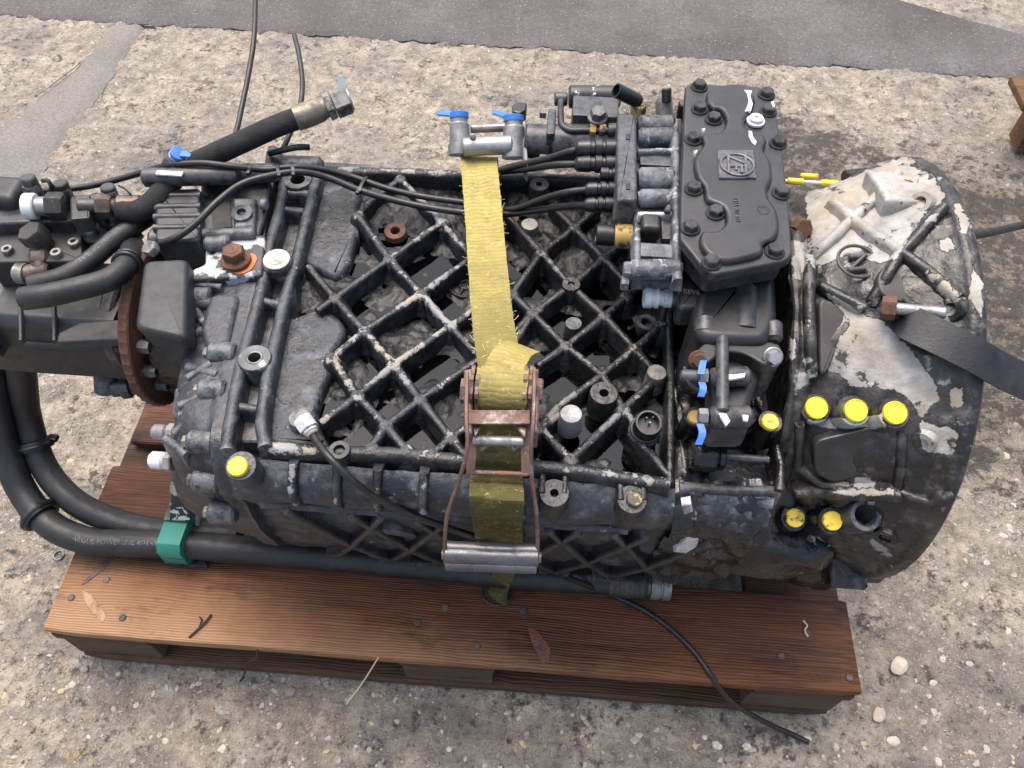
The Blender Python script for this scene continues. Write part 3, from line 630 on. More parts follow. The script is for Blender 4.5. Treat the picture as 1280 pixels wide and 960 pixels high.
# ---- lattice of ribs, one by one
def rib(pts, mat='rib_worn', w_=0.0108, h=0.040, z=D, sub=0):
    return MB().beam(WL(pts, z), w_, h, sub=sub).build('rib', mat, gb, 50)
L = 'rib_worn'; K = 'rib_dark'
for p in ([(500, 222), (553, 276), (572, 300), (598, 326)], [(447, 267), (486, 322), (526, 365), (563, 406), (598, 442), (640, 488), (675, 534), (714, 573)],
          [(384, 331), (418, 371), (455, 412), (492, 454), (525, 498), (564, 546), (581, 566)], [(414, 446), (446, 493), (482, 530), (508, 562)],
          [(500, 222), (462, 250), (447, 267)], [(553, 276), (486, 322), (418, 371), (396, 386)], [(604, 310), (526, 365), (455, 412), (414, 446)],
          [(628, 362), (563, 406), (492, 454), (446, 493), (400, 527)], [(612, 438), (525, 498), (482, 530), (462, 560)], [(585, 530), (564, 546), (539, 566)]):
    rib(p, L)
for p in ([(598, 232), (655, 290), (677, 314), (714, 355), (756, 393), (794, 434), (821, 465)], [(690, 255), (718, 283), (756, 321), (784, 352)], [(600, 322), (640, 366), (666, 390), (708, 431), (753, 467), (780, 510), (800, 536)],
          [(638, 438), (660, 400), (677, 385)],):
    rib(p, K, 0.0102)
for p in ([(600, 398), (640, 366), (677, 314), (718, 283), (748, 258)], [(628, 428), (666, 390), (714, 355), (756, 321), (792, 292)], [(672, 455), (708, 431), (756, 393), (784, 368), (806, 352)],
          [(660, 548), (700, 505), (753, 467), (794, 434), (828, 404), (833, 382), (824, 366)], [(714, 573), (780, 510), (818, 474)], [(640, 560), (675, 534), (700, 516)], [(788, 540), (815, 566), (836, 592)], [(806, 352), (824, 366)]):
    rib(p, K, 0.0102)
rib([(336, 557), (420, 562), (500, 564), (576, 572), (640, 577), (720, 585), (780, 594), (838, 602)], L, 0.016, 0.05, sub=6)
rib([(384, 209), (450, 211), (520, 213), (600, 217)], L, 0.016, 0.045, z=0.583, sub=6)
rib([(600, 217), (680, 219), (770, 223)], K, 0.016, 0.045, z=0.583, sub=6)
rib([(838, 602), (839, 500), (838, 420), (836, 378)], K, 0.010, 0.045)
# fillets where ribs cross
for px, py, mat in [(a, b, L) for a, b in ((500, 222), (553, 276), (447, 267), (486, 322), (526, 365), (563, 406), (418, 371), (455, 412), (492, 454), (525, 498), (564, 546), (414, 446), (446, 493), (482, 530), (508, 562), (464, 559), (539, 566))]+[(a, b, K) for a, b in ((677, 314), (718, 283), (756, 321), (640, 366), (666, 390), (708, 431), (756, 393), (794, 434), (784, 368), (675, 534), (714, 573), (780, 510), (828, 404))]:
    mb = MB().lathe(W(px, py, z=D+0.0004), Z, [(-0.042, 0.024), (-0.028, 0.017), (-0.014, 0.0125), (-0.005, 0.0095), (0, 0.0062)], 16); mb.crest = [0.0]*16+[0.05]*16+[0.2]*16+[0.4]*16+[0.5]*16
    mb.build('rib_node', mat, gb, 60)
# node bosses
for px, py, r, hole, mat, z, nm in ((755, 491, 0.0165, 0.0048, 'rib_dark', 0.585, 'boss'), (714, 355, 0.012, 0.004, 'rib_dark', 0.583, 'boss'), (424, 562, 0.012, 0.0055, 'rib_worn', 0.584, 'boss'), (674, 230, 0.014, 0.004, 'rib_dark', 0.592, 'boss'),
                              (494, 288, 0.0155, 0.006, 'rust', 0.562, 'drain_plug'), (497, 255, 0.0145, 0.005, 'rust', 0.555, 'drain_plug'), (662, 280, 0.012, 0, 'zinc_dirty', 0.568, 'plug'), (640, 272, 0.010, 0, 'rust', 0.565, 'plug'),
                              (821, 465, 0.0115, 0, 'zinc_dirty', 0.588, 'plug'), (714, 517, 0.0125, 0, 'alu', 0.596, 'plug'), (717, 404, 0.0105, 0, 'paint_dusty', 0.572, 'plug'), (808, 402, 0.013, 0.006, 'paint_dusty', 0.562, 'plug')):
    boss(W(px, py, z=z), Z if nm != 'drain_plug' else (0, -0.1, 1), gb, r, 0.045 if nm == 'boss' else 0.03, mat, hole or None, nm)
# cast ring mark on the floor behind the strap
MB().ring(W(582, 356, z=0.556), Z, 0.021, 0.0022).ring(W(582, 356, z=0.556), Z, 0.007, 0.002).build('cast_ring', 'floor', gb)
MB().beam(WL([(571, 349), (592, 366)], 0.557), 0.004, 0.006).beam(WL([(573, 367), (590, 347)], 0.557), 0.004, 0.006).build('cast_mark', 'floor', gb)
for c in ((580, 452), (585, 438)): pass
# black round connector at the right of the lattice
p = W(811, 528, z=0.60)
cn = MB().lathe(W(811, 528, z=0.61), (0, -0.25, 1), [(-0.05, 0.018), (-0.03, 0.018), (-0.028, 0.0145), (-0.002, 0.0145), (0, 0.0138), (0, 0.0118), (-0.012, 0.0112), (-0.012, 0.0002)], 28).ring(W(811, 528, z=0.61)-Vector((0, -0.25, 1)).normalized()*0.022, (0, -0.25, 1), 0.0150, 0.0022).build('socket', 'plastic', gb)
for dx, dy in ((-4, -2), (4, -3), (0, 4)):
    MB().cyl(W(811+dx, 527+dy, z=0.598), W(811+dx, 527+dy, z=0.598)+Vector((0, -0.002, 0.008)), 0.0013, 8).build('pin', 'zinc', cn)
# ---- front edge: bosses, ledge, buttress ribs on the wall
wall = lambda px, y, z: Vector((W(px, 590, z=0.55).x, y, z))
for px in (372, 427, 477, 534):
    MB().beam([wall(px, 0.070, 0.574), wall(px, 0.046, 0.552), wall(px, 0.044, 0.530), wall(px, 0.058, 0.508)], 0.010, 0.022, sub=4, dn=Vector((0, -1, 0.4)).normalized()).build('buttress_rib', 'rib_worn', gb, 50)
for px, py, r, hole in ((693, 616, 0.0165, 0.004), (790, 624, 0.0165, 0)):
    b = boss(W(px, py, z=0.572), (0, -0.12, 1), gb, r, 0.05, 'rib_dark', hole or None, 'boss', 1.02)
    a, c = W(px-14, py-32, z=0.574), W(px+14, py-32, z=0.574)
    MB().beam([a, a+Y*-0.03], 0.008, 0.03).beam([c, c+Y*-0.03], 0.008, 0.03).build('boss_web', 'rib_dark', gb, 50)
cap(W(793, 623, z=0.576), (0, -0.12, 1), gb, 0.0085, 'gold')
MB().prism(WL([(705, 596), (772, 602), (772, 612), (705, 606)], 0.560), (0, 0, -0.01), 0.002, 1).build('ledge', 'oily', gb)
# lattice on the tucked-in underside
def under(x, t):      # t 0 at the wall's lower edge, 1 at the bottom
    P = [Vector((x, 0.062, 0.505)), Vector((x, 0.073, 0.42)), Vector((x, 0.088, 0.33)), Vector((x, 0.112, 0.26))]
    q = t*3; i = min(2, int(q)); return P[i].lerp(P[i+1], q-i)
dnu = Vector((0, -0.97, -0.25)).normalized()
x = -0.17
while x < 0.22:
    for s in (1, -1):
        a = x if s > 0 else x+0.11
        MB().beam([under(a+s*0.11*t, 0.03+0.95*t)+dnu*0.014 for t in (0, 0.25, 0.5, 0.75, 1)], 0.009, 0.02, dn=dnu).build('rib', 'paint', gb, 50)
    x += 0.075
MB().beam([under(-0.20+0.42*t, 0.02)+dnu*0.006 for t in (0, .2, .4, .6, .8, 1)], 0.012, 0.014, dn=Vector((0, -0.8, 0.5)).normalized()).build('ledge', 'paint_dusty', gb, 50)
MB().lathe(under(-0.06, 0.35)-dnu*0.01, dnu, [(0, 0.034), (0.014, 0.032), (0.017, 0.026), (0.017, 0.018), (0.012, 0.016), (0.012, 0.0003)], 26).build('boss', 'paint', gb)

# ---- double rail along the seam of the rear housing
railz = 0.588
MB().beam(WL([(357, 203), (349, 255), (337, 300), (322, 370), (300, 452), (285, 530), (282, 560)], railz), 0.015, 0.05, sub=5).build('seam_rail', 'paint_dusty', gb, 50)
MB().beam(WL([(396, 215), (384, 262), (370, 320), (353, 380), (337, 450), (326, 520), (330, 556)], railz), 0.015, 0.05, sub=5).build('seam_rail', 'paint_dusty', gb, 50)
MB().prism(WL([(352, 205), (392, 215), (328, 552), (286, 552)], 0.560), (0, 0, -0.04), 0.002, 1).build('seam_channel', 'paint', gb)
for a, b in (((352, 238), (388, 240)), ((349, 258), (384, 262)), ((318, 372), (354, 378)), ((290, 505), (328, 510))):
    MB().beam(WL([a, b], railz-0.004), 0.011, 0.03).build('cross_web', 'paint_dusty', gb, 50)
b = boss(W(318, 447, z=0.591), Z, gb, 0.0195, 0.05, 'frosted', 0.0085, 'threaded_boss', 1.0, 30)
MB().ring(W(318, 447, z=0.590), Z, 0.0083, 0.0012).ring(W(318, 447, z=0.587), Z, 0.0083, 0.0012).build('thread', 'zinc_dirty', b)
boss(W(346, 326, z=0.593), Z, gb, 0.019, 0.012, 'paint_dusty', None, 'boss', 1.0, 30)
MB().lathe(W(346, 325, z=0.595), (0, -0.05, 1), [(0, 0.0165), (0.002, 0.0165), (0.003, 0.0150), (0.002, 0.0135), (0.0022, 0.0105), (0.0045, 0.0098), (0.005, 0.0002)], 30).build('plastic_plug', 'cream', gb)
MB().beam([W(343, 325, z=0.6002), W(350, 327, z=0.6002)], 0.0008, 0.001).build('plug_slit', 'hole', gb)
boss(W(372, 224, z=0.588), Z, gb, 0.020, 0.045, 'paint_dusty', 0.009, 'boss', 1.0, 28)
b = boss(W(301, 582, z=0.590), (0.05, -0.25, 1), gb, 0.0165, 0.06, 'paint_dusty', None, 'boss', 1.08, 28)
cap(W(297, 583, z=0.594), (0.05, -0.25, 1), gb, 0.0105, 'yellow')
MB().prism(roundpoly(WL([(328, 214), (332, 186), (340, 178), (351, 184), (354, 200), (356, 214)], 0.595), 0.006), (0, 0.004, -0.04), 0.006, 3).build('lug', 'paint', gb)
MB().cyl(W(352, 206, z=0.584), W(404, 208, z=0.584), 0.0135, 20, 0.005).build('lug_barrel', 'paint_dusty', gb)

# ---- rear (range) housing: rounded body drawn towards the output end
def rear():
    st = [(-0.222, 1.0, 0.0), (-0.242, 1.0, 0.0), (-0.246, 0.97, 0), (-0.264, 0.955, 0.3), (-0.280, 0.925, 0.6), (-0.296, 0.87, 0.9), (-0.306, 0.79, 1.0), (-0.312, 0.62, 1.0)]
    base = roundpoly([Vector((0, y, z)) for y, z in ((0.058, 0.583), (0.060, 0.42), (0.095, 0.28), (0.18, 0.20), (0.46, 0.205), (0.56, 0.32), (0.575, 0.580))], 0.06, 6)
    c = Vector((0, 0.33, 0.44)); rings = []
    for x, k, dz in st:
        rings.append([Vector((shear(x, p.y, 0.13)-0.30*dz*max(0, min(0.57-p.z, 0.16)), c.y+(p.y-c.y)*k, c.z+(p.z-c.z)*(1-(1-k)*0.7))) for p in base])
    fine = []
    for a, b in zip(rings, rings[1:]):
        k = max(1, int((b[0]-a[0]).length/0.006)); fine += [[p.lerp(q, i/k) for p, q in zip(a, b)] for i in range(k)]
    fine.append(rings[-1]); out = []
    for r in fine:
        n = len(r); q = []
        for i in range(n):
            a, b = r[i], r[(i+1) % n]; k = max(1, int((b-a).length/0.009))
            q.append([a.lerp(b, j/8) for j in range(8)] if (b-a).length > 0.02 else [a])
        q = [p for t in q for p in t]
        out.append([p+(p-Vector((p.x, 0.33, 0.44))).normalized()*(0.005*mnoise.noise(p*22)+0.002*mnoise.noise(p*70)) for p in q])
    m = min(len(o) for o in out)
    return MB().loft([o[:m] for o in out]).build('rear_housing', 'paint_dusty', gb, 42), rings
rh, rr = rear()
# flange seam rounding under the front corner, cast lugs with bolts along it
for i_, (pa, pb, zz, w_) in enumerate((((246, 372), (284, 380), .583, .016), ((246, 410), (276, 414), .580, .012), ((232, 455), (270, 466), .578, .012), ((226, 520), (262, 530), .570, .012), ((234, 352), (276, 356), .585, .010))):
    MB().beam([W(*pa, z=zz), W(*pb, z=zz+0.003)], w_, 0.03).build('rib', 'paint_dusty', gb, 50)
MB().prism(roundpoly(WL([(262, 366), (300, 366), (286, 428), (256, 434), (248, 410)], 0.588), 0.01), (0, 0, -0.03), 0.008, 3).build('cast_pad', 'paint_dusty', gb, 50)
MB().prism(roundpoly(WL([(252, 456), (284, 452), (272, 500), (250, 500)], 0.578), 0.01), (0, 0, -0.03), 0.008, 3).build('cast_pad', 'paint_dusty', gb, 50)
MB().prism(roundpoly(WL([(216, 480), (246, 500), (238, 540), (210, 520)], 0.566), 0.01), (0.01, 0.01, -0.03), 0.008, 3).build('cast_pad', 'paint_dusty', gb, 50)
lugs = [(262, 441, 0.578), (250, 488, 0.576), (236, 552, 0.565), (242, 600, 0.525), (262, 640, 0.465), (232, 372, 0.575)]
for px, py, z in lugs:
    a = W(px, py, z=z); b = W(px+34, py+1, z=z)
    MB().cyl(a, b, 0.0135, 18, 0.003).build('flange_lug', 'paint_dusty', gb)
    bolt(a, -X, gb, 0.0075, 0.006, 'zinc_dirty', washer=False)
for pts in ([(232, 470, .573), (262, 452, .575)], [(222, 505, .57), (250, 492, .573)], [(215, 540, .56), (246, 512, .57)], [(244, 385, .572), (268, 420, .575)], [(205, 545, .555), (232, 566, .555)]):
    MB().beam(W3([(a, b, c+0.006) for a, b, c in pts]), 0.010, 0.03).build('rib', 'paint_dusty', gb, 50)
# bulge with cable plug under the lattice's left end
MB().prism(roundpoly(W3([(205, 548, .535), (238, 562, .535), (240, 582, .53), (208, 572, .53)]), 0.01), (0.01, 0.02, -0.06), 0.006, 2).build('lug', 'paint_dusty', gb)
for px, py, z, r in ((195, 540, 0.52, 0.0095), (192, 575, 0.50, 0.0105)):
    a = W(px, py, z=z); sw = MB().cyl(a, a+Vector((0.045, 0.01, -0.004)), r*0.8, 14).cyl(a-X*0.004, a+X*0.014, r, 16, 0.003).build('pressure_switch', 'white' if r > 0.01 else 'alu', gb)
    MB().hexa(a+X*0.016, X, r*1.25, 0.008).build('switch_nut', 'zinc', sw)

# ================================================================== CLUTCH HOUSING (bell)
def PX(v):
    d = Vector(v)-CC; w_ = d.dot(FW); return (640+F*d.dot(RT)/w_, 480-F*d.dot(UP)/w_)
def inpoly(x, y, poly):
    c = False; n = len(poly); j = n-1
    for i in range(n):
        if (poly[i][1] > y) != (poly[j][1] > y) and x < (poly[j][0]-poly[i][0])*(y-poly[i][1])/(poly[j][1]-poly[i][1])+poly[i][0]: c = not c
        j = i
    return c
def pdist(x, y, poly):
    best = 1e9
    for i in range(len(poly)):
        ax, ay = poly[i-1]; bx, by = poly[i]; dx, dy = bx-ax, by-ay; L2 = dx*dx+dy*dy or 1
        t = max(0, min(1, ((x-ax)*dx+(y-ay)*dy)/L2)); best = min(best, math.hypot(x-ax-t*dx, y-ay-t*dy))
    return best
# bare metal left where the paint has come off, as regions of the casting
PEEL = [[(1008, 238), (1060, 222), (1120, 200), (1160, 215), (1185, 245), (1150, 275), (1125, 318), (1100, 330), (1060, 318), (1022, 335), (1004, 318)],
        [(1030, 462), (1052, 420), (1072, 390), (1110, 405), (1140, 440), (1165, 470), (1175, 500), (1152, 524), (1128, 492), (1100, 484), (1072, 486), (1050, 470)],
        [(1030, 366), (1052, 372), (1075, 392), (1064, 402), (1044, 384)], [(1185, 490), (1200, 480), (1206, 503), (1190, 512)],
        [(1005, 528), (1040, 522), (1085, 520), (1120, 512), (1108, 534), (1070, 542), (1030, 534)], [(1172, 300), (1190, 292), (1196, 310), (1182, 318)],
        [(990, 300), (1010, 302), (1004, 340), (998, 352), (990, 345)], [(1006, 396), (1016, 398), (1015, 412), (1006, 410)], [(1006, 446), (1016, 448), (1015, 460), (1006, 458)], [(988, 420), (996, 424), (992, 452), (986, 448)], [(1150, 526), (1200, 540), (1190, 570), (1150, 560)], [(1150, 330), (1180, 345), (1205, 375), (1185, 372), (1160, 350)],
        [(1118, 720), (1150, 700), (1170, 680), (1160, 704), (1128, 722)], [(1010, 655), (1024, 664), (1036, 692), (1024, 694), (1012, 672)], [(1196, 250), (1212, 275), (1206, 300), (1190, 262)], [(1216, 330), (1230, 360), (1228, 400), (1212, 372)], [(1090, 205), (1130, 195), (1150, 203), (1120, 214)], [(1040, 610), (1120, 610), (1124, 618), (1040, 618)]]
def peel_at(v):
    x, y = PX(v); best = 0.0
    for q in PEEL:
        d = pdist(x, y, q); d = d if inpoly(x, y, q) else -d
        best = max(best, max(0.0, min(1.0, 0.5+d/22.0)))
    return best
def set_peel(o):
    me = o.data; off = WORLD[o.name]; a = me.attributes.new('peel', 'FLOAT', 'POINT')
    a.data.foreach_set('value', [peel_at(v.co+off) for v in me.vertices]); return o
def bell():
    prof = [(0.384, 0.10), (0.384, 0.206), (0.387, 0.213), (0.394, 0.215), (0.400, 0.211), (0.408, 0.203), (0.42, 0.212), (0.45, 0.227), (0.48, 0.242), (0.505, 0.254), (0.525, 0.263), (0.534, 0.268), (0.539, 0.2735), (0.551, 0.2745), (0.5545, 0.271), (0.555, 0.25), (0.54, 0.245), (0.50, 0.215), (0.43, 0.19), (0.42, 0.10), (0.42, 0.02)]
    P = []
    for (a, r), (b, q) in zip(prof, prof[1:]):
        k = max(1, int(math.hypot(b-a, q-r)/0.0035)); P += [(a+(b-a)*i/k, r+(q-r)*i/k) for i in range(k)]
    P.append(prof[-1]); seg = 300; rings = []
    for x, r in P:
        ring = []
        for i in range(seg):
            t = 2*math.pi*i/seg; d = Vector((0, math.cos(t), math.sin(t)))
            rr_ = r*(1+0.17*math.exp(-((math.degrees(t)-238)/26)**2)*max(0, min(1, (0.50-x)/0.08))) if r > 0.15 else r
            p = Vector((x, AY, AZ))+d*rr_; am = 0.0 if x > 0.53 else 1.0
            p += d*(0.005*mnoise.noise(p*20)+0.0028*mnoise.noise(p*55)+0.001*mnoise.noise(p*150))*am + d*0.0006*mnoise.noise(p*130)
            # opening of the fork shaft, lower front
            ring.append(p)
        rings.append(ring)
    mb = MB().loft(rings, cap0=False); o = mb.build('clutch_housing', 'bell', gb, 50); set_peel(o)
    return o, BVHTree.FromPolygons([tuple(v) for v in mb.v], mb.f)
bo, bvh = bell()
def SB(px, py, lift=0.0):
    d = (FW + RT*((px-640)/F) - UP*((py-480)/F)).normalized()
    h, n, i, t = bvh.ray_cast(CC, d)
    if h is None: return None, None
    n = Vector((0, h.y-AY, h.z-AZ)).normalized()
    return h+n*lift, n
def brib(pts, w_=0.012, h=0.018, lift=0.010, name='rib'):
    P = []
    for (a, b), (c, d) in zip(pts, pts[1:]):
        k = max(2, int(math.hypot(c-a, d-b)/10))
        P += [SB(a+(c-a)*i/k, b+(d-b)*i/k, lift)[0] for i in range(k)]
    P.append(SB(*pts[-1], lift)[0]); P = [p for p in P if p is not None]
    if len(P) < 2: return
    m = P[len(P)//2]; n = Vector((0, m.y-AY, m.z-AZ)).normalized()
    return set_peel(MB().beam(P, w_, h, dn=n).build(name, 'bell', bo, 50))
for p in ([(1014, 322), (1064, 278), (1106, 240), (1122, 222)], [(1040, 258), (1080, 290), (1122, 316), (1160, 342), (1196, 372)], [(1178, 264), (1150, 293), (1122, 322), (1104, 352), (1086, 380)],
          [(1012, 354), (1045, 370), (1078, 386)], [(1011, 326), (1010, 380), (1012, 440), (1014, 470)], [(1120, 395), (1160, 420), (1206, 440)]):
    brib(p)
brib([(992, 606), (1050, 610), (1122, 614)], 0.014, 0.03, 0.016); brib([(1122, 614), (1160, 626), (1190, 618)], 0.010, 0.016, 0.008)
brib([(998, 530), (996, 580), (1024, 600), (1060, 606)], 0.010, 0.02, 0.010); brib([(1004, 662), (1020, 676), (1032, 692)], 0.012, 0.02, 0.012)
brib([(1128, 540), (1126, 580), (1122, 612)], 0.010, 0.014, 0.006)
# flat cast panels
def bpanel(pts, lift, mat, name, dep=0.012):
    c = [SB(a, b)[0] for a, b in pts]; ctr = sum(c, Vector())/len(c); n = Vector((0, ctr.y-AY, ctr.z-AZ)).normalized()
    c = [p-n*(p-ctr).dot(n)+n*lift for p in c]
    o = MB().prism(roundpoly(c, 0.012), n*-dep, 0.003, 2).build(name, mat, bo, 50)
    return set_peel(o) if mat == 'bell' else o
M['panel'] = worn('brown_grey_bare_coat', (0.045, 0.040, 0.036), 0.5, 0, [(30, 5, 0.55, 0.75, (0.07, 0.064, 0.058), 0.6, 0)], bump=0.12)
M['panel_black'] = worn('oily_smooth_panel', (0.020, 0.020, 0.020), 0.36, 0, [(22, 5, 0.55, 0.75, (0.05, 0.05, 0.05), 0.55, 0)], bump=0.15)
bpanel([(1018, 374), (1050, 384), (1070, 402), (1048, 436), (1030, 468), (1018, 470)], 0.006, 'panel', 'cast_panel')
bpanel([(1008, 536), (1116, 534), (1118, 596), (1040, 600), (1010, 576)], 0.007, 'panel_black', 'cast_panel')
bpanel([(1090, 350), (1108, 330), (1150, 352), (1160, 384), (1094, 376)], 0.004, 'panel', 'cast_panel')
# round casting mark
p, n = SB(1069, 331, 0.0065)
lm = MB().ring(p, n, 0.021, 0.0018, 34).build('cast_ring', 'panel', bo)
MB().beam([SB(1060, 324, 0.007)[0], SB(1082, 322, 0.007)[0]], 0.005, 0.006, dn=n).beam([SB(1058, 340, 0.007)[0], SB(1080, 338, 0.007)[0]], 0.005, 0.006, dn=n).beam([SB(1080, 322, 0.007)[0], SB(1060, 340, 0.007)[0]], 0.004, 0.006, dn=n).build('cast_mark', 'panel', bo)
# capped bores, tubes and lugs
VN = Vector((0.0, -0.45, 0.9)).normalized()
def bboss(px, py, r, lift, mat='bell', hole=None, n=None, h=0.045):
    p, nn = SB(px, py, lift); n = Vector(n or nn).normalized()
    pr = [(-h, r*1.2), (-h*0.3, r*1.04), (-0.003, r), (0, r*0.92)]
    if hole: pr += [(0, hole*1.1), (-0.002, hole), (-0.02, hole), (-0.02, 0.0002)]
    o = MB().lathe(p, n, pr, 26).build('boss', mat, bo)
    if mat == 'bell': set_peel(o)
    return p, n
for px, py in ((1015.6, 504.7), (1064, 508), (1112, 511)):
    p, n = bboss(px, py+2, 0.0172, 0.011, n=VN); cap(p+n*0.003, n, bo, 0.0122, 'yellow')
for px, py in ((990.6, 630), (1036, 634)):
    p, n = bboss(px, py+2, 0.0165, 0.016, 'oily', n=VN); cap(p+n*0.003, n, bo, 0.0112, 'yellow_dirty')
bboss(1080, 636, 0.0185, 0.009, 'paint_dusty', 0.0115, n=VN)
for px, py, nn in ((1148, 256, (-0.7, -0.3, 0.6)), (1150, 553, (-0.55, -0.75, 0.2)), (1105, 670, (-0.5, -0.85, 0.0)), (1185, 388, (-0.85, -0.3, 0.4))):
    bboss(px, py, 0.0135, 0.0035, 'bell', 0.0062, n=nn, h=0.03)
# lug at the top of the rim
ring_p = lambda t, r, x: Vector((x, AY+math.cos(t)*r, AZ+math.sin(t)*r))
def rim_lug(t0, t1, r0, r1, x0, x1):
    n = 8; pts = [ring_p(t0+(t1-t0)*i/n, r1, x0) for i in range(n+1)]+[ring_p(t1+(t0-t1)*i/n, r0, x0) for i in range(n+1)]
    return set_peel(MB().prism(roundpoly(pts, 0.012), (x1-x0, 0, 0), 0.005, 3, True).build('rim_lug', 'bell', bo, 50))
rim_lug(R(64), R(83), 0.20, 0.262, 0.478, 0.54); rim_lug(R(206), R(214), 0.24, 0.29, 0.50, 0.548); 
MB().box(W(1082, 700, y=0.165), (0.055, 0.05, 0.055), bev=0.006, seg=3).build('foot_lug', 'oily', bo)
# rim bolts holes round the flange (seen edge-on) and the loose bolt with the torn band
p = SB(1093, 392, 0.022)[0]; q2 = SB(1174, 396, 0.014)[0]
lb = MB().cyl(p, q2, 0.0062, 16).build('long_bolt', 'zinc', bo); MB().hexa(p+(q2-p).normalized()*0.012, p-q2, 0.0125, 0.014).build('bolt_head', 'rust', lb)
for px, py, a in ((1001, 285, (-0.2, -0.5, 0.5)),):
    p = W(px, py, z=0.68); n = Vector((0.25, -0.75, 0.6)).normalized()
    o = MB().cyl(p-n*0.06, p, 0.0065, 14).build('long_bolt', 'zinc', bo); MB().hexa(p-n*0.004, n, 0.0125, 0.012).build('bolt_head', 'rust', o)
# thick weathered gasket edge of the clutch housing
P = []
for i in range(46):
    t = R(95)+R(150)*i/45; P.append(ring_p(t, 0.212+0.004*mnoise.noise(Vector((i*0.7, 0, 0))), 0.3835))
set_peel(MB().tube(P, lambda t: 0.0055+0.0015*math.sin(t*40), 8, sub=2).build('gasket_edge', 'bell', bo))

# ---- clutch-end part of the casing: oily lumps, cavity, ledges
def lumps():
    rows = []; nx, ny = 90, 110
    for j in range(ny+1):
        s = j/ny; r = []
        for i in range(nx+1):
            t = i/nx; x = 0.262+(0.368-0.262)*t
            if s < 0.62: y = 0.55-(0.55-0.075)*s/0.62; z = 0.566; n = Z
            else:
                q = (s-0.62)/0.38; prof = [(0.075, 0.568), (0.050, 0.540), (0.049, 0.515), (0.060, 0.495), (0.070, 0.42), (0.084, 0.33)]
                k = q*5; a = min(4, int(k)); f = k-a; y = prof[a][0]*(1-f)+prof[a+1][0]*f; z = prof[a][1]*(1-f)+prof[a+1][1]*f; n = Vector((0, -0.95, 0.3))
            v = Vector((x, y, z)); h = 0.009*mnoise.noise(v*24)+0.006*mnoise.noise(v*60)+0.003*mnoise.noise(v*150)+(0.004 if s > 0.64 else 0)
            if 0.10 < y < 0.155 and z > 0.55 and 0.302 < x < 0.375: h -= 0.035
            r.append(v+n*(h-0.002))
        rows.append(r)
    MB().loft(rows, closed=False, cap0=False, cap1=False).build('oily_casing_end', 'oily', gb, 60)
lumps()
MB().beam(WL([(850, 606), (915, 610), (976, 612)], 0.572), 0.012, 0.03).build('ledge', 'paint_dusty', gb, 50)
MB().beam(WL([(972, 556), (978, 580), (976, 612)], 0.578), 0.012, 0.03).build('ledge', 'oily', gb, 50)
MB().cyl(W(906, 571, z=0.572), W(962, 575, z=0.572), 0.0045, 14).build('rod', 'paint_flat', gb)
a, b = W(862, 568, z=0.575), W(896, 570, z=0.575); MB().cyl(a, b, 0.018, 20, 0.003).cyl(b, b+X*0.008, 0.0155, 20).build('plunger_housing', 'oily', gb)
boss(W(869, 521, z=0.607), (0, -0.15, 1), gb, 0.0125, 0.045, 'oily', None, 'boss'); cap(W(869, 521, z=0.610), (0, -0.2, 1), gb, 0.008, 'gold')
boss(W(963, 527, z=0.603), (0, -0.15, 1), gb, 0.0135, 0.045, 'oily', None, 'boss'); cap(W(963, 527, z=0.607), (0, -0.2, 1), gb, 0.0095, 'yellow_dirty')
for pts in ([(842, 690), (862, 668), (874, 674), (868, 694)], [(905, 664), (920, 660), (926, 668), (912, 674)], [(852, 632), (864, 630), (866, 640), (856, 644)]):
    yy = 0.0465 if pts[0][1] < 640 else 0.056; c = [W(a, b, y=yy) for a, b in pts]
    MB().prism(c, (0, 0.01, -0.002), 0.0008, 1).build('paint_flake', 'alu_light', gb)

def blob(c, r, name, mat, parent, k=26, amp=0.012):
    bm = bmesh.new(); bmesh.ops.create_icosphere(bm, subdivisions=4, radius=1)
    for v in bm.verts:
        q = Vector([math.copysign(abs(a)**0.7, a) for a in v.co]); p = Vector(c)+Vector((q.x*r[0], q.y*r[1], q.z*r[2]))
        v.co = p+v.co*(amp*mnoise.noise(p*k)+amp*0.5*mnoise.noise(p*k*2.5))
    mb = MB(); mb.v = [v.co.copy() for v in bm.verts]; bm.verts.index_update(); mb.f = [tuple(v.index for v in f.verts) for f in bm.faces]; bm.free(); return mb.build(name, mat, parent, 60)
blob((0.395, 0.185, 0.375), (0.055, 0.085, 0.13), 'sump_bulge', 'oily', gb)
blob(W(962, 668, y=0.125), (0.085, 0.05, 0.05), 'sump_bulge', 'oily', gb)
blob(W(1018, 690, y=0.16), (0.05, 0.05, 0.045), 'sump_bulge', 'oily', gb)
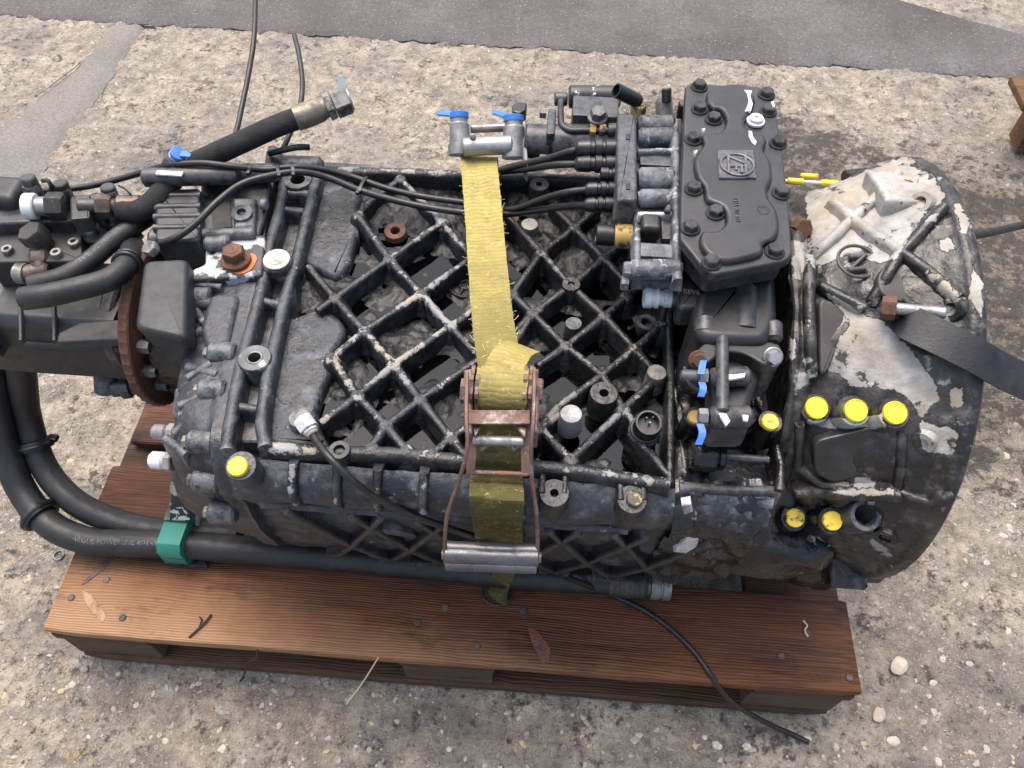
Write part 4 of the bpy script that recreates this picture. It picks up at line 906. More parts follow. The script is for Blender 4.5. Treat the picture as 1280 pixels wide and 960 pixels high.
# ================================================================== SHIFT HOUSING
M['emblem'] = worn('rubbed_cast_emblem', (0.13, 0.13, 0.14), 0.4, 0.2, [(60, 5, 0.5, 0.7, (0.05, 0.05, 0.052), 0.5, 0)], bump=0.15)
M['chipped'] = worn('chipped_black_barrel', (0.018, 0.018, 0.02), 0.4, 0, [(55, 6, 0.6, 0.62, (0.55, 0.55, 0.55), 0.5, 0.1)], bump=0.2)
sh = MB()
ZC = 0.722
sh.prism(roundpoly(WL([(860, 112), (964, 116), (984, 320), (888, 338), (853, 300)], ZC-0.011), 0.008), (0, 0, -0.035), 0.003, 2)
sh = sh.build('shift_housing', 'paint_flat', gb, 45)
MB().prism(roundpoly(WL([(866, 116), (960, 118), (966, 262), (868, 262)], ZC-0.03), 0.008), (0, 0, -0.13), 0.003, 2).build('pedestal', 'paint', sh, 45)
cov = MB().prism(roundpoly(WL([(857, 106), (868, 102), (900, 106), (925, 104), (962, 111), (968, 124), (979, 190), (987, 262), (991, 318), (984, 325), (940, 334), (893, 343), (880, 336), (850, 298), (851, 240), (854, 170)], ZC), 0.006), (0, 0, -0.011), 0.003, 2).build('shift_cover', 'paint_flat', gb, 50)
rz = [(885, 128), (884, 114), (900, 106), (920, 104), (936, 110), (945, 124), (936, 142), (931, 152), (936, 163), (952, 166), (959, 174), (956, 188), (964, 200), (966, 222), (960, 236), (964, 250), (972, 262), (975, 285), (968, 298), (955, 304), (952, 316), (910, 325), (888, 318), (876, 304), (878, 288), (896, 287), (908, 276), (904, 258), (884, 248), (880, 232), (872, 220), (868, 200), (874, 188), (880, 178), (878, 166), (900, 164), (908, 150), (902, 136), (892, 134)]
MB().prism(smooth_path(WL(rz+rz[:1], ZC+0.008), 3)[:-1], (0, 0, -0.012), 0.005, 4).build('raised_field', 'paint_flat', cov, 60)
for px, py in ((874, 107), (874.5, 135), (892, 148), (866.6, 173), (867, 235), (894, 265), (863, 284), (889, 327), (958, 117), (960, 138), (972.5, 178), (976.6, 240), (952, 267), (968, 313)):
    bolt(W(px, py+2, z=ZC+0.0005), Z, cov, 0.0083, 0.0065)
inst('ringbolt', lambda mb: mb.lathe((0, 0, 0), Z, [(0, 0.011), (0.003, 0.011), (0.0035, 0.0085), (0.007, 0.0085), (0.008, 0.0075), (0.008, 0.003), (0.005, 0.0028), (0.005, 0.0002)], 22), 'capped_bolt', 'white', W(944, 153, z=ZC+0.001), Z, cov)
for pts in ([(930, 112), (940, 113), (938, 120), (941, 130), (939, 138), (931, 139), (934, 133), (936, 126), (934, 117)], [(936, 163), (940, 164), (941, 170), (946, 177), (944, 181), (940, 178), (936, 170)], [(877, 161), (882, 160), (880, 164)], [(867, 189), (872, 187), (870, 192)], [(964, 127), (967, 126), (969, 134), (966, 133)]):
    MB().prism(WL(pts, ZC+0.0088), (0, 0, -0.004), 0.0002, 1).build('paint_flake', 'white', cov)
# the maker's emblem, cast proud of the cover: square plate, ring, Z over F turned on its side
lz = ZC+0.0105
MB().prism(WL([(897, 187), (943, 187), (946, 222), (899, 222)], lz), (0, 0, -0.006), 0.0008, 1).build('emblem_plate', 'paint_flat', cov)
def lg(u, v): return W(898.5+u*45.5+v*1.5, 187+v*35, z=lz+0.0022)     # u across, v down the plate
c = lg(0.5, 0.5); er = 0.0185
MB().ring(c-Z*0.0012, Z, er, 0.0013, 40).build('emblem_ring', 'emblem', cov)
def bar(mb, a, b, w_=0.0030): mb.beam([lg(*a), lg(*b)], w_, 0.0032)
mb = MB()
for a, b in (((0.26, 0.17), (0.26, 0.82)), ((0.74, 0.17), (0.74, 0.82)), ((0.26, 0.2), (0.74, 0.47)), ((0.26, 0.55), (0.74, 0.55)), ((0.47, 0.55), (0.47, 0.70)), ((0.62, 0.55), (0.62, 0.80))): bar(mb, a, b)
mb.build('emblem_letters', 'emblem', cov)
def text_mesh(s, size, ext, loc, rot, mat, name, parent):
    cu = bpy.data.curves.new('lettering', 'FONT'); cu.body = s; cu.size = size; cu.extrude = ext; cu.align_x = 'CENTER'; cu.align_y = 'CENTER'; cu.resolution_u = 3
    to = bpy.data.objects.new('lettering_source', cu); COL.objects.link(to); bpy.context.view_layer.update()
    me = bpy.data.meshes.new_from_object(to.evaluated_get(bpy.context.evaluated_depsgraph_get())); bpy.data.objects.remove(to)
    me.materials.clear(); me.materials.append(M[mat]); o = link(name, me, loc, parent); o.rotation_euler = rot; return o
text_mesh('1316 307 011', 0.007, 0.0006, W(921, 262, z=ZC+0.0085), (0, 0, R(-90)), 'paint', 'cast_number', cov)

# lower neck with the REVERSE pad, flange and neutral valve
nk = MB().prism(roundpoly(WL([(846, 326), (905, 322), (905, 382), (848, 385)], 0.665), 0.008), (0, 0, -0.030), 0.006, 3).build('reverse_pad', 'paint_flat', gb, 50)
text_mesh('REVERSE', 0.0085, 0.0007, W(872, 366, z=0.6655), (0, 0, R(-3)), 'paint_dusty', 'cast_lettering', nk)
MB().prism(roundpoly(WL([(892, 312), (970, 308), (974, 400), (962, 426), (884, 424), (868, 412), (866, 384)], 0.672), 0.012), (0, 0, -0.12), 0.012, 4).build('valve_neck', 'paint_flat', gb, 50)
p = W(931, 372, z=0.670); MB().lathe(W(930, 360, z=0.663), W(928, 425, z=0.652)-W(930, 360, z=0.663), [(0, 0.012), (0.004, 0.016), (0.05, 0.020), (0.062, 0.022), (0.064, 0.018)], 26).build('neck_bulge', 'paint_flat', gb)
for a, b, r in (((881, 396), (880, 422), 0.012), ((966, 402), (967, 428), 0.010)):
    MB().cyl(W(*a, z=0.665), W(*b, z=0.66), r, 18, 0.005).build('bolt_lug', 'paint_flat', gb)
fl = [(868, 446), (878, 430), (905, 421), (940, 423), (974, 430), (976, 450), (958, 456), (930, 442), (905, 440), (886, 452)]
MB().prism(smooth_path(WL(fl+fl[:1], 0.662), 3)[:-1], (0, 0, -0.06), 0.003, 2).build('valve_flange', 'paint_flat', gb, 50)
vb = MB().prism(roundpoly(WL([(888, 444), (938, 440), (952, 470), (940, 500), (938, 538), (886, 538), (890, 500)], 0.645), 0.010), (0, 0, -0.032), 0.010, 4).build('valve_body', 'paint_flat', gb, 50)
MB().prism(roundpoly(WL([(892, 450), (936, 450), (936, 505), (892, 505)], 0.62), 0.008), (0, 0, -0.06), 0.004, 2).build('valve_foot', 'oily', vb)
MB().cyl(W(903, 422, z=0.668), W(903, 516, z=0.664), 0.0066, 16).build('valve_pipe', 'paint_flat', vb)
for a, b, r in (((886, 472), (938, 470), 0.0105), ((886, 522), (940, 520), 0.0115)):
    MB().cyl(W(*a, z=0.655), W(*b, z=0.655), r, 22, 0.004).build('port_barrel', 'paint_flat', vb)
for pts in ([(900, 466), (916, 468), (932, 466), (931, 471), (914, 474), (902, 475)], [(898, 516), (908, 517), (913, 526), (908, 532), (903, 524)], [(928, 518), (936, 519), (935, 526), (930, 525)], [(902, 494), (905, 495), (905, 500), (902, 499)]):
    MB().prism(WL(pts, 0.667), (0, 0, -0.003), 0.0003, 1).build('paint_flake', 'white', vb)
bolt(W(966, 446, z=0.665), (0, -0.7, 0.7), gb, 0.008, 0.009, 'zinc'); bolt(W(873, 450, z=0.655), (0, -0.7, 0.7), gb, 0.008, 0.007, 'rust')
for y0, nut in ((471, 'zinc_dirty'), (521, 'zinc')):
    a = W(884, y0, z=0.655); MB().hexa(a, -X, 0.0085, 0.009).build('port_nut', nut, vb)
a = W(877, 471, z=0.655); MB().cyl(a, a-X*0.022, 0.0068, 14).build('port_stub', 'paint', vb)
MB().tube(W3([(856, 460, .655), (858, 474, .655), (868, 486, .65), (884, 492, .648)]), 0.0028, 8).build('strap_loop', 'plastic', vb)
for pts in ([(876, 468, .668), (879, 452, .668), (881, 452, .667)], [(877, 478, .668), (879, 486, .668), (876, 496, .664)], [(875, 530, .668), (878, 542, .667), (873, 556, .662)]):
    P = W3(pts); o = MB(); 
    o.loft([[p+X*-0.0035+Z*0.0006, p+X*0.0035+Z*0.0006, p+X*0.0035-Z*0.0006, p-X*0.0035-Z*0.0006] for p in smooth_path(P, 4)]); o.build('blue_plug_tab', 'blue', vb)
# pale reversing-light switch
a = W(850, 374, z=0.650)
sw = MB().lathe(a, -X, [(-0.01, 0.0135), (0.004, 0.0135), (0.006, 0.012), (0.010, 0.012)], 20).build('reverse_switch', 'paint', gb); MB().ring(a-X*-0.002, X, 0.0135, 0.0018).build('paint_band', 'gold', sw)
MB().lathe(a-X*0.010, -X, [(0, 0.0105), (0.008, 0.0105), (0.009, 0.009), (0.014, 0.009), (0.0145, 0.0125), (0.018, 0.0125), (0.0185, 0.0112), (0.022, 0.0112), (0.0225, 0.0125), (0.030, 0.0125), (0.031, 0.011), (0.031, 0.009), (0.026, 0.009), (0.026, 0.0002)], 24).build('switch_plug', 'pale', sw)

# ---- selector box left of the cover
zb = 0.700
se = MB().prism(roundpoly(WL([(794, 148), (853, 147), (853, 345), (792, 345)], zb-0.020), 0.004), (0, 0, -0.022), 0.003, 2).build('selector_box', 'paint_dusty', gb, 45)
MB().prism(roundpoly(WL([(798, 150), (852, 150), (852, 262), (798, 262)], zb-0.030), 0.004), (0, 0, -0.11), 0.003, 2).build('pedestal', 'paint', se, 45)
MB().prism(roundpoly(WL([(772, 141), (796, 141), (797, 250), (771, 250)], zb), 0.004), (0, 0, -0.042), 0.004, 2).build('selector_flange', 'paint_dusty', se, 45)
for y0, y1 in ((164, 178), (226, 240)): MB().box(W(785, (y0+y1)/2, z=zb+0.0005), (0.005, 0.011, 0.002), bev=0.0008).build('slot', 'hole', se)
MB().beam(WL([(845, 148), (846, 250), (848, 348)], zb), 0.010, 0.02).build('frame_edge', 'frosted', se, 50)
MB().beam(WL([(797, 285), (797, 345)], zb-0.004), 0.008, 0.02).build('frame_edge', 'frosted', se, 50)
for y0, r, mat, lift in ((157, 0.013, 'paint_dusty', -0.008), (172, 0.013, 'frosted', -0.014), (226, 0.016, 'frosted', -0.014), (248, 0.011, 'frosted', -0.012)):
    MB().cyl(W(797, y0, z=zb+lift), W(843, y0, z=zb+lift), r, 20, 0.004).build('cast_barrel', mat, se)
MB().cyl(W(786, 337, z=zb-0.006), W(852, 336, z=zb-0.006), 0.011, 20, 0.004).build('cast_barrel', 'frosted', se)
bolt(W(786, 337, z=zb-0.006), -X, se, 0.0085, 0.006, 'paint_dusty', washer=False); bolt(W(783, 354, z=zb-0.02), -X, se, 0.0085, 0.006, 'paint_dusty', washer=False)
MB().beam(WL([(798, 187), (842, 186)], zb-0.004), 0.008, 0.012).build('frosted_ledge', 'frosted', se, 50)
MB().box(W(820, 203, z=zb-0.014), (0.040, 0.020, 0.008), bev=0.002).build('window_floor', 'paint', se)
MB().beam(WL([(798, 266), (842, 266)], zb-0.006), 0.006, 0.010).build('frosted_ledge', 'alu_light', se, 50)
MB().box(W(813, 284, z=zb-0.006), (0.024, 0.026, 0.022), bev=0.006, seg=3).build('plug_socket', 'plastic', se)
MB().box(W(834, 290, z=zb-0.016), (0.015, 0.03, 0.008), bev=0.002).build('window_floor', 'paint_flat', se)
MB().box(W(820, 316, z=zb-0.012), (0.042, 0.022, 0.010), bev=0.003).build('window_plate', 'frosted', se)
MB().cyl(W(837, 258, z=zb-0.001), W(833, 266, z=zb-0.001), 0.004, 10).build('clip', 'paint_flat', se)
# threaded connector with yellow paint, lower left of the box
a = W(790, 296, z=0.655); cn = MB().lathe(a, -X, [(0, 0.0145), (0.018, 0.0145), (0.019, 0.0125), (0.021, 0.0125)], 22).build('connector_collar', 'gold', gb); MB().lathe(a-X*0.020, -X, [(0, 0.0115), (0.004, 0.0125), (0.022, 0.0125), (0.023, 0.0105), (0.018, 0.010), (0.018, 0.0003)], 22).build('connector_plug', 'plastic', cn)
a = W(771, 219, z=0.67); MB().lathe(a, -X, [(0, 0.009), (0.006, 0.009), (0.007, 0.0075), (0.010, 0.0075), (0.011, 0.009), (0.020, 0.009), (0.021, 0.007)], 18).build('connector_plug', 'plastic', gb)
# breather spigot and sensor standing behind the box
a, b = W(799, 143, z=0.67), W(797, 130, z=0.69)
sp = MB().cyl(a-Z*0.03, a+Vector((-0.002, 0.006, 0.012)), 0.0105, 18).build('breather_base', 'gold', gb); p0 = a+Vector((-0.002, 0.008, 0.014)); p1 = W(770, 113, z=0.705)
MB().lathe(p0, p1-p0, [(0, 0.008), (0.004, 0.0095), ((p1-p0).length, 0.0095), ((p1-p0).length, 0.0075), ((p1-p0).length-0.012, 0.0072), ((p1-p0).length-0.012, 0.0003)], 20).build('breather_tube', 'plastic', sp)
a, b = W(834, 146, z=0.67), W(833, 110, z=0.70)
se2 = MB().lathe(a-Z*0.02, b-a, [(0, 0.0115), (0.035, 0.0115), (0.042, 0.0075), (0.044, 0.0065)], 20).build('breather_base', 'zinc_dirty', gb); MB().cyl(b-(b-a)*0.5, b+(b-a)*0.0, 0.0065, 16).build('breather_tube', 'plastic', se2)
MB().cyl(W(852, 150, z=0.66), W(856, 128, z=0.69), 0.008, 14).build('stub', 'plastic', gb)

# ---- clutch booster / air valve group behind the casing
av = MB().cyl(W(688, 180, z=0.635), W(772, 178, z=0.635), 0.026, 28, 0.003).build('valve_barrel', 'paint', gb)
MB().cyl(W(656, 176, z=0.635), W(690, 178, z=0.635), 0.023, 26, 0.003).build('valve_end', 'paint', av)
MB().box(W(688, 174, z=0.635), (0.011, 0.055, 0.06), bev=0.003).build('valve_collar', 'paint', av)
for py in (142, 200): bolt(W(681, py, z=0.645), -X, av, 0.007, 0.007, 'paint', washer=False)
MB().box(W(743, 148, z=0.650), (0.062, 0.045, 0.04), bev=0.003).build('valve_block', 'paint', av); bolt(W(747, 146, z=0.673), (0, -0.2, 1), av, 0.0105, 0.010, 'paint_flat')
MB().cyl(W(711, 121, z=0.645), W(775, 121, z=0.645), 0.0155, 26, 0.002).build('solenoid', 'chipped', av)
a, b = W(693, 124, z=0.645), W(709, 124, z=0.645); MB().cyl(a, b, 0.0095, 18).build('banjo', 'paint', av)
MB().tube(W3([(701, 127, .652), (701, 145, .660), (703, 157, .662), (714, 163, .662), (730, 163, .662), (748, 163, .662), (770, 163, .662)]), 0.0042, 10).build('air_pipe', 'paint_flat', av)
for px in (741, 753): MB().hexa(W(px, 162, z=0.662)-X*0.004, X, 0.0088, 0.008).build('pipe_nut', 'gold', av)
MB().cyl(W(759, 163, z=0.66), W(772, 163, z=0.66), 0.0095, 16).build('pipe_socket', 'paint', av)
# grey twin-port body with blue caps
sv = MB().cyl(W(578, 184, z=0.635), W(640, 181, z=0.635), 0.0125, 22, 0.002).cyl(W(588, 161, z=0.628), W(640, 159, z=0.628), 0.006, 14).build('port_body', 'zinc', gb)
for px, top, bot, r in ((575, 146, 194, 0.0135), (643, 150, 198, 0.0145)):
    a, b = W(px, bot, z=0.618), W(px-1, top, z=0.652)
    MB().lathe(a, b-a, [(0, r*1.15), (0.012, r*1.2), (0.018, r), ((b-a).length*0.8, r), ((b-a).length*0.85, r*0.85), ((b-a).length, r*0.85)], 26).build('port_barrel', 'zinc', sv)
    c = MB().lathe(b, b-a, [(-0.002, r*0.95), (0.005, r*0.95), (0.006, r*0.85), (0.006, 0.0003)], 24)
    e = b+(b-a).normalized()*0.004; f = e+Vector((-0.030, 0.006 if px > 600 else -0.003, 0.003))
    c.prism(roundpoly([e+Y*0.006, e-Y*0.006, f-Y*0.0045, f+Y*0.0045], 0.003), (0, 0, -0.002), 0.0005, 1).build('blue_cap', 'blue', sv)
MB().prism(WL([(652, 150), (658, 150), (660, 205), (654, 198)], 0.64), (0, 0, -0.03), 0.002, 1).build('port_flange', 'alu', sv); MB().cyl(W(591, 170, z=0.645), W(591, 171, z=0.652), 0.004, 12).build('port_screw', 'zinc_dirty', sv)
MB().prism(roundpoly(WL([(640, 130), (648, 126), (659, 128), (657, 137), (650, 141), (641, 139)], 0.64), 0.003), (0, 0, -0.02), 0.003, 2).build('rubber_boot', 'plastic', sv)

M['satin'] = worn('satin_grey_black_paint', (0.0135, 0.015, 0.017), 0.5, 0, [(10, 7, 0.5, 0.8, (0.022, 0.024, 0.026), 0.62, 0)], bump=0.06, edge=(0.54, 0.64, (0.05, 0.05, 0.05)))
M['fit_dark'] = worn('grimy_dark_fitting', (0.05, 0.045, 0.04), 0.42, 0.4, [(60, 5, 0.5, 0.65, (0.015, 0.014, 0.013), 0.5, 0.1), (90, 5, 0.62, 0.7, (0.2, 0.17, 0.13), 0.5, 0.3)], bump=0.2)
M['fit_brown'] = worn('brown_tarnished_fitting', (0.12, 0.09, 0.065), 0.45, 0.4, [(50, 5, 0.5, 0.65, (0.03, 0.025, 0.02), 0.55, 0.1)], bump=0.2)
M['ferr'] = worn('tarnished_ferrule', (0.20, 0.175, 0.13), 0.42, 0.55, [(40, 5, 0.5, 0.66, (0.07, 0.06, 0.045), 0.55, 0.2)], bump=0.2)
M['flaked'] = worn('half_flaked_black_pad', (0.03, 0.03, 0.032), 0.5, 0, [(22, 6, 0.5, 0.53, (0.36, 0.37, 0.38), 0.6, 0.05)], bump=0.5)
M['flaked2'] = worn('chipped_black_bracket', (0.03, 0.032, 0.034), 0.45, 0, [(38, 3, 0.54, 0.56, (0.6, 0.61, 0.62), 0.5, 0.1)], bump=0.3)

# ================================================================== OUTPUT END: disc, guard box, top cylinder, pump
# toothed rusty disc on the output shaft
mb = MB(); seg = 96; xs = (-0.418, -0.404); rings = []
for k, (x, r) in enumerate(((xs[0], 0.03), (xs[0], 0.112), (xs[0]+0.002, 0.1155), (xs[1]-0.002, 0.1155), (xs[1], 0.112), (xs[1], 0.03))):
    rings.append([Vector((x, AY+math.cos(2*math.pi*i/seg)*(r-(0.0025 if r > 0.113 and i % 2 else 0)), AZ+math.sin(2*math.pi*i/seg)*(r-(0.0025 if r > 0.113 and i % 2 else 0)))) for i in range(seg)])
mb.loft(rings).build('output_disc', 'rust', gb)
MB().cyl((-0.46, AY, AZ), (-0.34, AY, AZ), 0.052, 28).build('output_shaft', 'paint', gb)
MB().cyl((-0.40, AY, AZ), (-0.30, AY, AZ), 0.090, 36, 0.006).build('output_flange', 'oily', gb)
for a in (150, 175, 200, 225): 
    p = Vector((-0.404, AY+math.cos(R(a))*0.088, AZ+math.sin(R(a))*0.088)); bolt(p, X, gb, 0.0095, 0.014, 'paint_flat', washer=False)
# rounded guard box
g = [(179, 325), (235, 322), (232, 426), (167, 411)]
MB().prism(roundpoly(WL(g, 0.615), 0.012), (-0.004, 0.012, -0.035), 0.007, 4).build('guard_box', 'satin', gb, 55)
# selector cylinder and ribs above the rear housing
zt = 0.62
rc = MB().cyl(W(179, 222, z=zt), W(300, 219, z=zt), 0.0125, 24, 0.003).build('shift_cylinder', 'paint_flat', gb)
MB().box(W(212, 217, z=zt+0.012), (0.035, 0.008, 0.003), bev=0.001).build('scrape', 'white', rc)
MB().prism(roundpoly(WL([(193, 236), (250, 234), (250, 300), (193, 300)], 0.6075), 0.006), (0, 0, -0.055), 0.005, 2).build('cylinder_block', 'paint_flat', rc, 45)
for y0 in (242, 256, 268, 282): MB().beam(WL([(191, y0), (250, y0-1)], 0.610), 0.010, 0.02).build('block_rib', 'paint_flat', rc, 50)
MB().cyl(W(189, 302, z=0.585), W(234, 300, z=0.585), 0.017, 24, 0.004).build('side_barrel', 'paint', rc)
MB().hexa(W(192, 313, z=0.600), (-0.3, -0.3, 1), 0.0105, 0.010).build('hex_plug', 'zinc_dirty', rc)
hb = MB().prism(roundpoly(WL([(250, 226), (338, 224), (334, 262), (322, 300), (250, 302)], 0.592), 0.006), (0, 0, -0.05), 0.005, 2).build('shift_block', 'paint', gb, 45)
MB().prism(WL([(264, 254), (288, 252), (290, 284), (266, 286)], 0.5935), (0, 0, -0.001), 0.0004, 1).build('recess', 'hole', hb)
MB().prism(roundpoly(WL([(290, 246), (320, 246), (318, 284), (292, 285)], 0.603), 0.004), (0, 0, -0.02), 0.004, 2).build('plug_pad', 'paint_dusty', hb, 45)
MB().lathe(W(303, 268, z=0.604), (0, -0.1, 1), [(0, 0.0135), (0.004, 0.0135), (0.005, 0.0115), (0.005, 0.006), (0.0, 0.0058), (0, 0.0002)], 26).build('hex_socket_plug', 'paint_dusty', hb)
MB().cyl(W(252, 218, z=0.606), W(346, 216, z=0.606), 0.013, 22, 0.003).build('cast_barrel', 'paint', hb)
MB().cyl(W(252, 294, z=0.596), W(320, 292, z=0.596), 0.008, 18, 0.003).build('cast_barrel', 'paint_dusty', hb)
MB().cyl(W(326, 255, z=0.60), W(334, 256, z=0.60), 0.0075, 14).build('stud', 'alu', hb)
# port with a blue cap on the far side
a, b = W(213, 214, z=0.61), W(222, 194, z=0.64)
pt = MB().cyl(a, b, 0.011, 20).build('port', 'zinc_dirty', gb); MB().hexa(a.lerp(b, 0.5), b-a, 0.017, 0.013).build('port_nut', 'paint_flat', pt)
c = b+(b-a).normalized()*0.002; MB().lathe(c, b-a, [(-0.004, 0.010), (0.003, 0.010), (0.0035, 0.009), (0.0035, 0.0003)], 22).prism(roundpoly([c+Vector((0.004, 0.006, 0.003)), c+Vector((0.018, 0.001, 0.002)), c+Vector((0.018, -0.006, 0.002)), c+Vector((0.004, -0.006, 0.003))], 0.002), (0, 0, -0.002), 0.0005, 1).build('blue_cap', 'blue', pt)
# flaking bracket pad with the rusty bolt
pd = MB().prism(roundpoly(WL([(256, 300), (318, 294), (332, 292), (328, 344), (238, 350), (240, 336), (256, 330)], 0.592), 0.005), (0, 0, -0.03), 0.004, 2).build('bracket_pad', 'flaked', gb, 45)
MB().cyl(W(256, 306, z=0.598), W(288, 303, z=0.598), 0.010, 18, 0.003).build('pad_barrel', 'paint_dusty', pd)
MB().prism(smooth_path(WL([(288, 338), (296, 342), (306, 341), (316, 334), (321, 323), (317, 317), (309, 318), (300, 328), (288, 338)], 0.5935), 3)[:-1], (0, 0, -0.003), 0.0003, 1).build('orange_mark', 'orange', pd)
p = W(295, 325, z=0.596); rbt = MB().lathe(p, Z, [(0, 0.019), (0.003, 0.0185), (0.006, 0.014)], 26).build('flange_bolt', 'rust', pd); MB().hexa(p+Z*0.005, Z, 0.0145, 0.013).lathe(p+Z*0.018, Z, [(-0.001, 0.008), (0.0006, 0.007), (0.0006, 0.0003)], 14).build('bolt_head', 'rust', rbt)

# ---- hydraulic pump with valve block at the far left
mb = MB()
stp = [(-0.70, 0.060), (-0.60, 0.062), (-0.53, 0.062), (-0.46, 0.062), (-0.445, 0.060)]
sq = lambda x, k: [Vector((x, AY+a*k, AZ+b*k)) for a, b in ((-1, -0.9), (-1, 0.72), (-0.78, 0.95), (0.8, 0.95), (1, 0.7), (1, -0.8), (0.8, -1), (-0.8, -1))]
pump = mb.loft([[q for q in roundpoly(sq(x, k), 0.003, 1)] for x, k in stp]).build('hydraulic_pump', 'satin', gb, 45)
MB().prism(roundpoly(W3([(40, 362, .53), (150, 352, .53), (165, 372, .52), (160, 402, .50), (80, 408, .50), (42, 404, .50)]), 0.01), (0, 0, -0.03), 0.006, 3).build('pump_cover', 'satin', pump, 50)
MB().box(W(-2, 395, z=0.50), (0.03, 0.10, 0.06), bev=0.006).build('pump_foot', 'paint', pump)
MB().box(W(60, 436, z=0.44), (0.13, 0.03, 0.05), bev=0.006).build('pump_foot', 'paint', pump)
MB().beam(W3([(30, 432, .487), (95, 436, .487), (160, 438, .487)]), 0.012, 0.02, dn=Vector((0, -0.9, 0.4)).normalized()).build('body_ledge', 'satin', pump, 50)
MB().prism(roundpoly(W3([(100, 402, .534), (158, 398, .534), (160, 424, .534), (70, 428, .534), (72, 416, .534)]), 0.004), (0, 0, -0.012), 0.003, 2).build('body_step', 'satin', pump, 45)
for px in (24, 66): MB().beam([W(px, 352, z=.533), W(px+1, 425, z=.533)], 0.005, 0.008).build('body_rib', 'satin', pump, 50)
for px, py, z in ((150, 399, .49), (155, 437, .45)):
    a = W(px, py, z=z); MB().cyl(a, a+X*0.03, 0.0075, 16).build('stud', 'paint_flat', pump); MB().hexa(a+X*0.006, X, 0.0115, 0.010).build('stud_nut', 'paint', pump)
MB().cyl((-0.47, AY, AZ), (-0.45, AY, AZ), 0.068, 36, 0.004).build('pump_flange', 'paint', pump)
# valve block
vz = 0.575
blk = MB().prism(roundpoly(WL([(-20, 276), (100, 275), (103, 326), (-20, 328)], vz), 0.004), (0, 0, -0.06), 0.003, 2).build('valve_block', 'satin', pump, 45)
for px, py in ((12, 279), (73, 283), (11, 315), (72, 319), (94, 306)):
    MB().lathe(W(px, py, z=vz), Z, [(0, 0.0072), (0.006, 0.0072), (0.007, 0.0064), (0.007, 0.0036), (0.003, 0.0034), (0.003, 0.0002)], 18).build('socket_bolt', 'zinc_dirty', blk)
b2 = MB().prism(roundpoly(WL([(-25, 252), (30, 250), (84, 250), (124, 238), (126, 268), (84, 276), (-25, 280)], vz+0.02), 0.004), (0, 0, -0.06), 0.004, 2).build('valve_block', 'paint', pump, 45)
MB().prism(roundpoly(WL([(86, 244), (112, 242), (112, 272), (88, 274)], vz+0.032), 0.003), (0, 0, -0.03), 0.003, 2).build('valve_pad', 'paint_flat', pump)
q = W(50, 302, z=vz+0.008); f = MB().cyl(q-Z*0.012, q+Z*0.010, 0.015, 20).build('elbow_fitting', 'fit_dark', pump); MB().hexa(q+Z*0.004, (-0.25, -0.1, 1), 0.0175, 0.018).build('fitting_cap', 'fit_dark', f)
a, b = W(51, 312, z=vz), W(51, 338, z=vz-0.012); MB().cyl(a, b, 0.0125, 18).build('fitting_neck', 'fit_dark', f); MB().hexa(a.lerp(b, 0.25), b-a, 0.0155, 0.013).build('fitting_nut', 'fit_brown', f)
c = W(30, 342, z=vz-0.012); MB().cyl(b+X*0.012, c, 0.0115, 18, 0.003).build('fitting_elbow', 'fit_brown', f); MB().lathe(c+X*0.004, -X, [(0, 0.0135), (0.012, 0.0135), (0.016, 0.009), (0.016, 0.0003)], 20).build('fitting_end', 'zinc_dirty', f)
q = W(117, 291, z=vz-0.002); MB().lathe(q, (0, -0.2, 1), [(-0.01, 0.0155), (0.0, 0.0155), (0.003, 0.013)], 22).build('plug_seat', 'paint_flat', pump); MB().hexa(q+Z*0.002, (0, -0.2, 1), 0.0125, 0.010).build('hex_plug', 'paint_flat', pump)
bolt(W(145, 280, z=vz), Z, pump, 0.006, 0.006, 'paint_flat')
# fitting row leading to the hose
r0_, r1_ = W(38, 258, z=vz+0.035), W(172, 258, z=vz+0.025); dr = (r1_-r0_)
fr_ = MB().cyl(r0_+dr*0.04, r0_+dr*0.20, 0.0125, 20).build('fitting_ring', 'zinc', pump)
MB().hexa(r0_+dr*0.17, dr, 0.0185, 0.020).build('fitting_nut', 'fit_dark', pump); MB().cyl(r0_-dr*0.05, r0_+dr*0.06, 0.017, 18).build('white_ring', 'white', pump)
MB().hexa(r0_+dr*0.63, dr, 0.0165, 0.018).build('fitting_nut', 'fit_brown', pump); MB().cyl(r0_+dr*0.45, r0_+dr*1.0, 0.0105, 18).build('fitting_tube', 'fit_dark', pump)
MB().cyl(r0_+dr*0.80, r0_+dr*1.06, 0.0148, 20, 0.004).build('hose_ferrule', 'fit_brown', pump)
for px, py, h, mat in ((45, 244, 0.028, 'paint_flat'), (83, 248, 0.024, 'fit_dark'), (140, 250, 0.020, 'paint_flat')):
    a = W(px, py, z=0.60); st_ = MB().cyl(a-Z*0.02, a+Vector((0, 0.004, h)), 0.0095, 18).build('plug_stub', mat, pump)
    MB().hexa(a+Vector((0, 0, h*0.3)), Z, 0.0112, 0.010).build('stub_nut', mat, st_)
MB().tube(W3([(53, 226, .628), (60, 226, .63), (64, 234, .622), (63, 243, .605)]), 0.0028, 8).build('cap_leash', 'plastic', pump)
MB().tube(W3([(148, 232, .62), (156, 236, .62), (163, 243, .615), (170, 250, .60)]), 0.0012, 6).build('cap_leash', 'plastic', pump)
MB().box(W(8, 250, z=0.59), (0.06, 0.05, 0.05), bev=0.012, seg=3).build('solenoid', 'satin', pump)
MB().box(W(130, 276, z=0.565), (0.035, 0.045, 0.04), bev=0.006).build('valve_pad', 'paint', pump)
MB().tube(W3([(150, 268, .575), (160, 285, .57), (172, 300, .56)]), 0.010, 12).build('pipe', 'paint', pump)
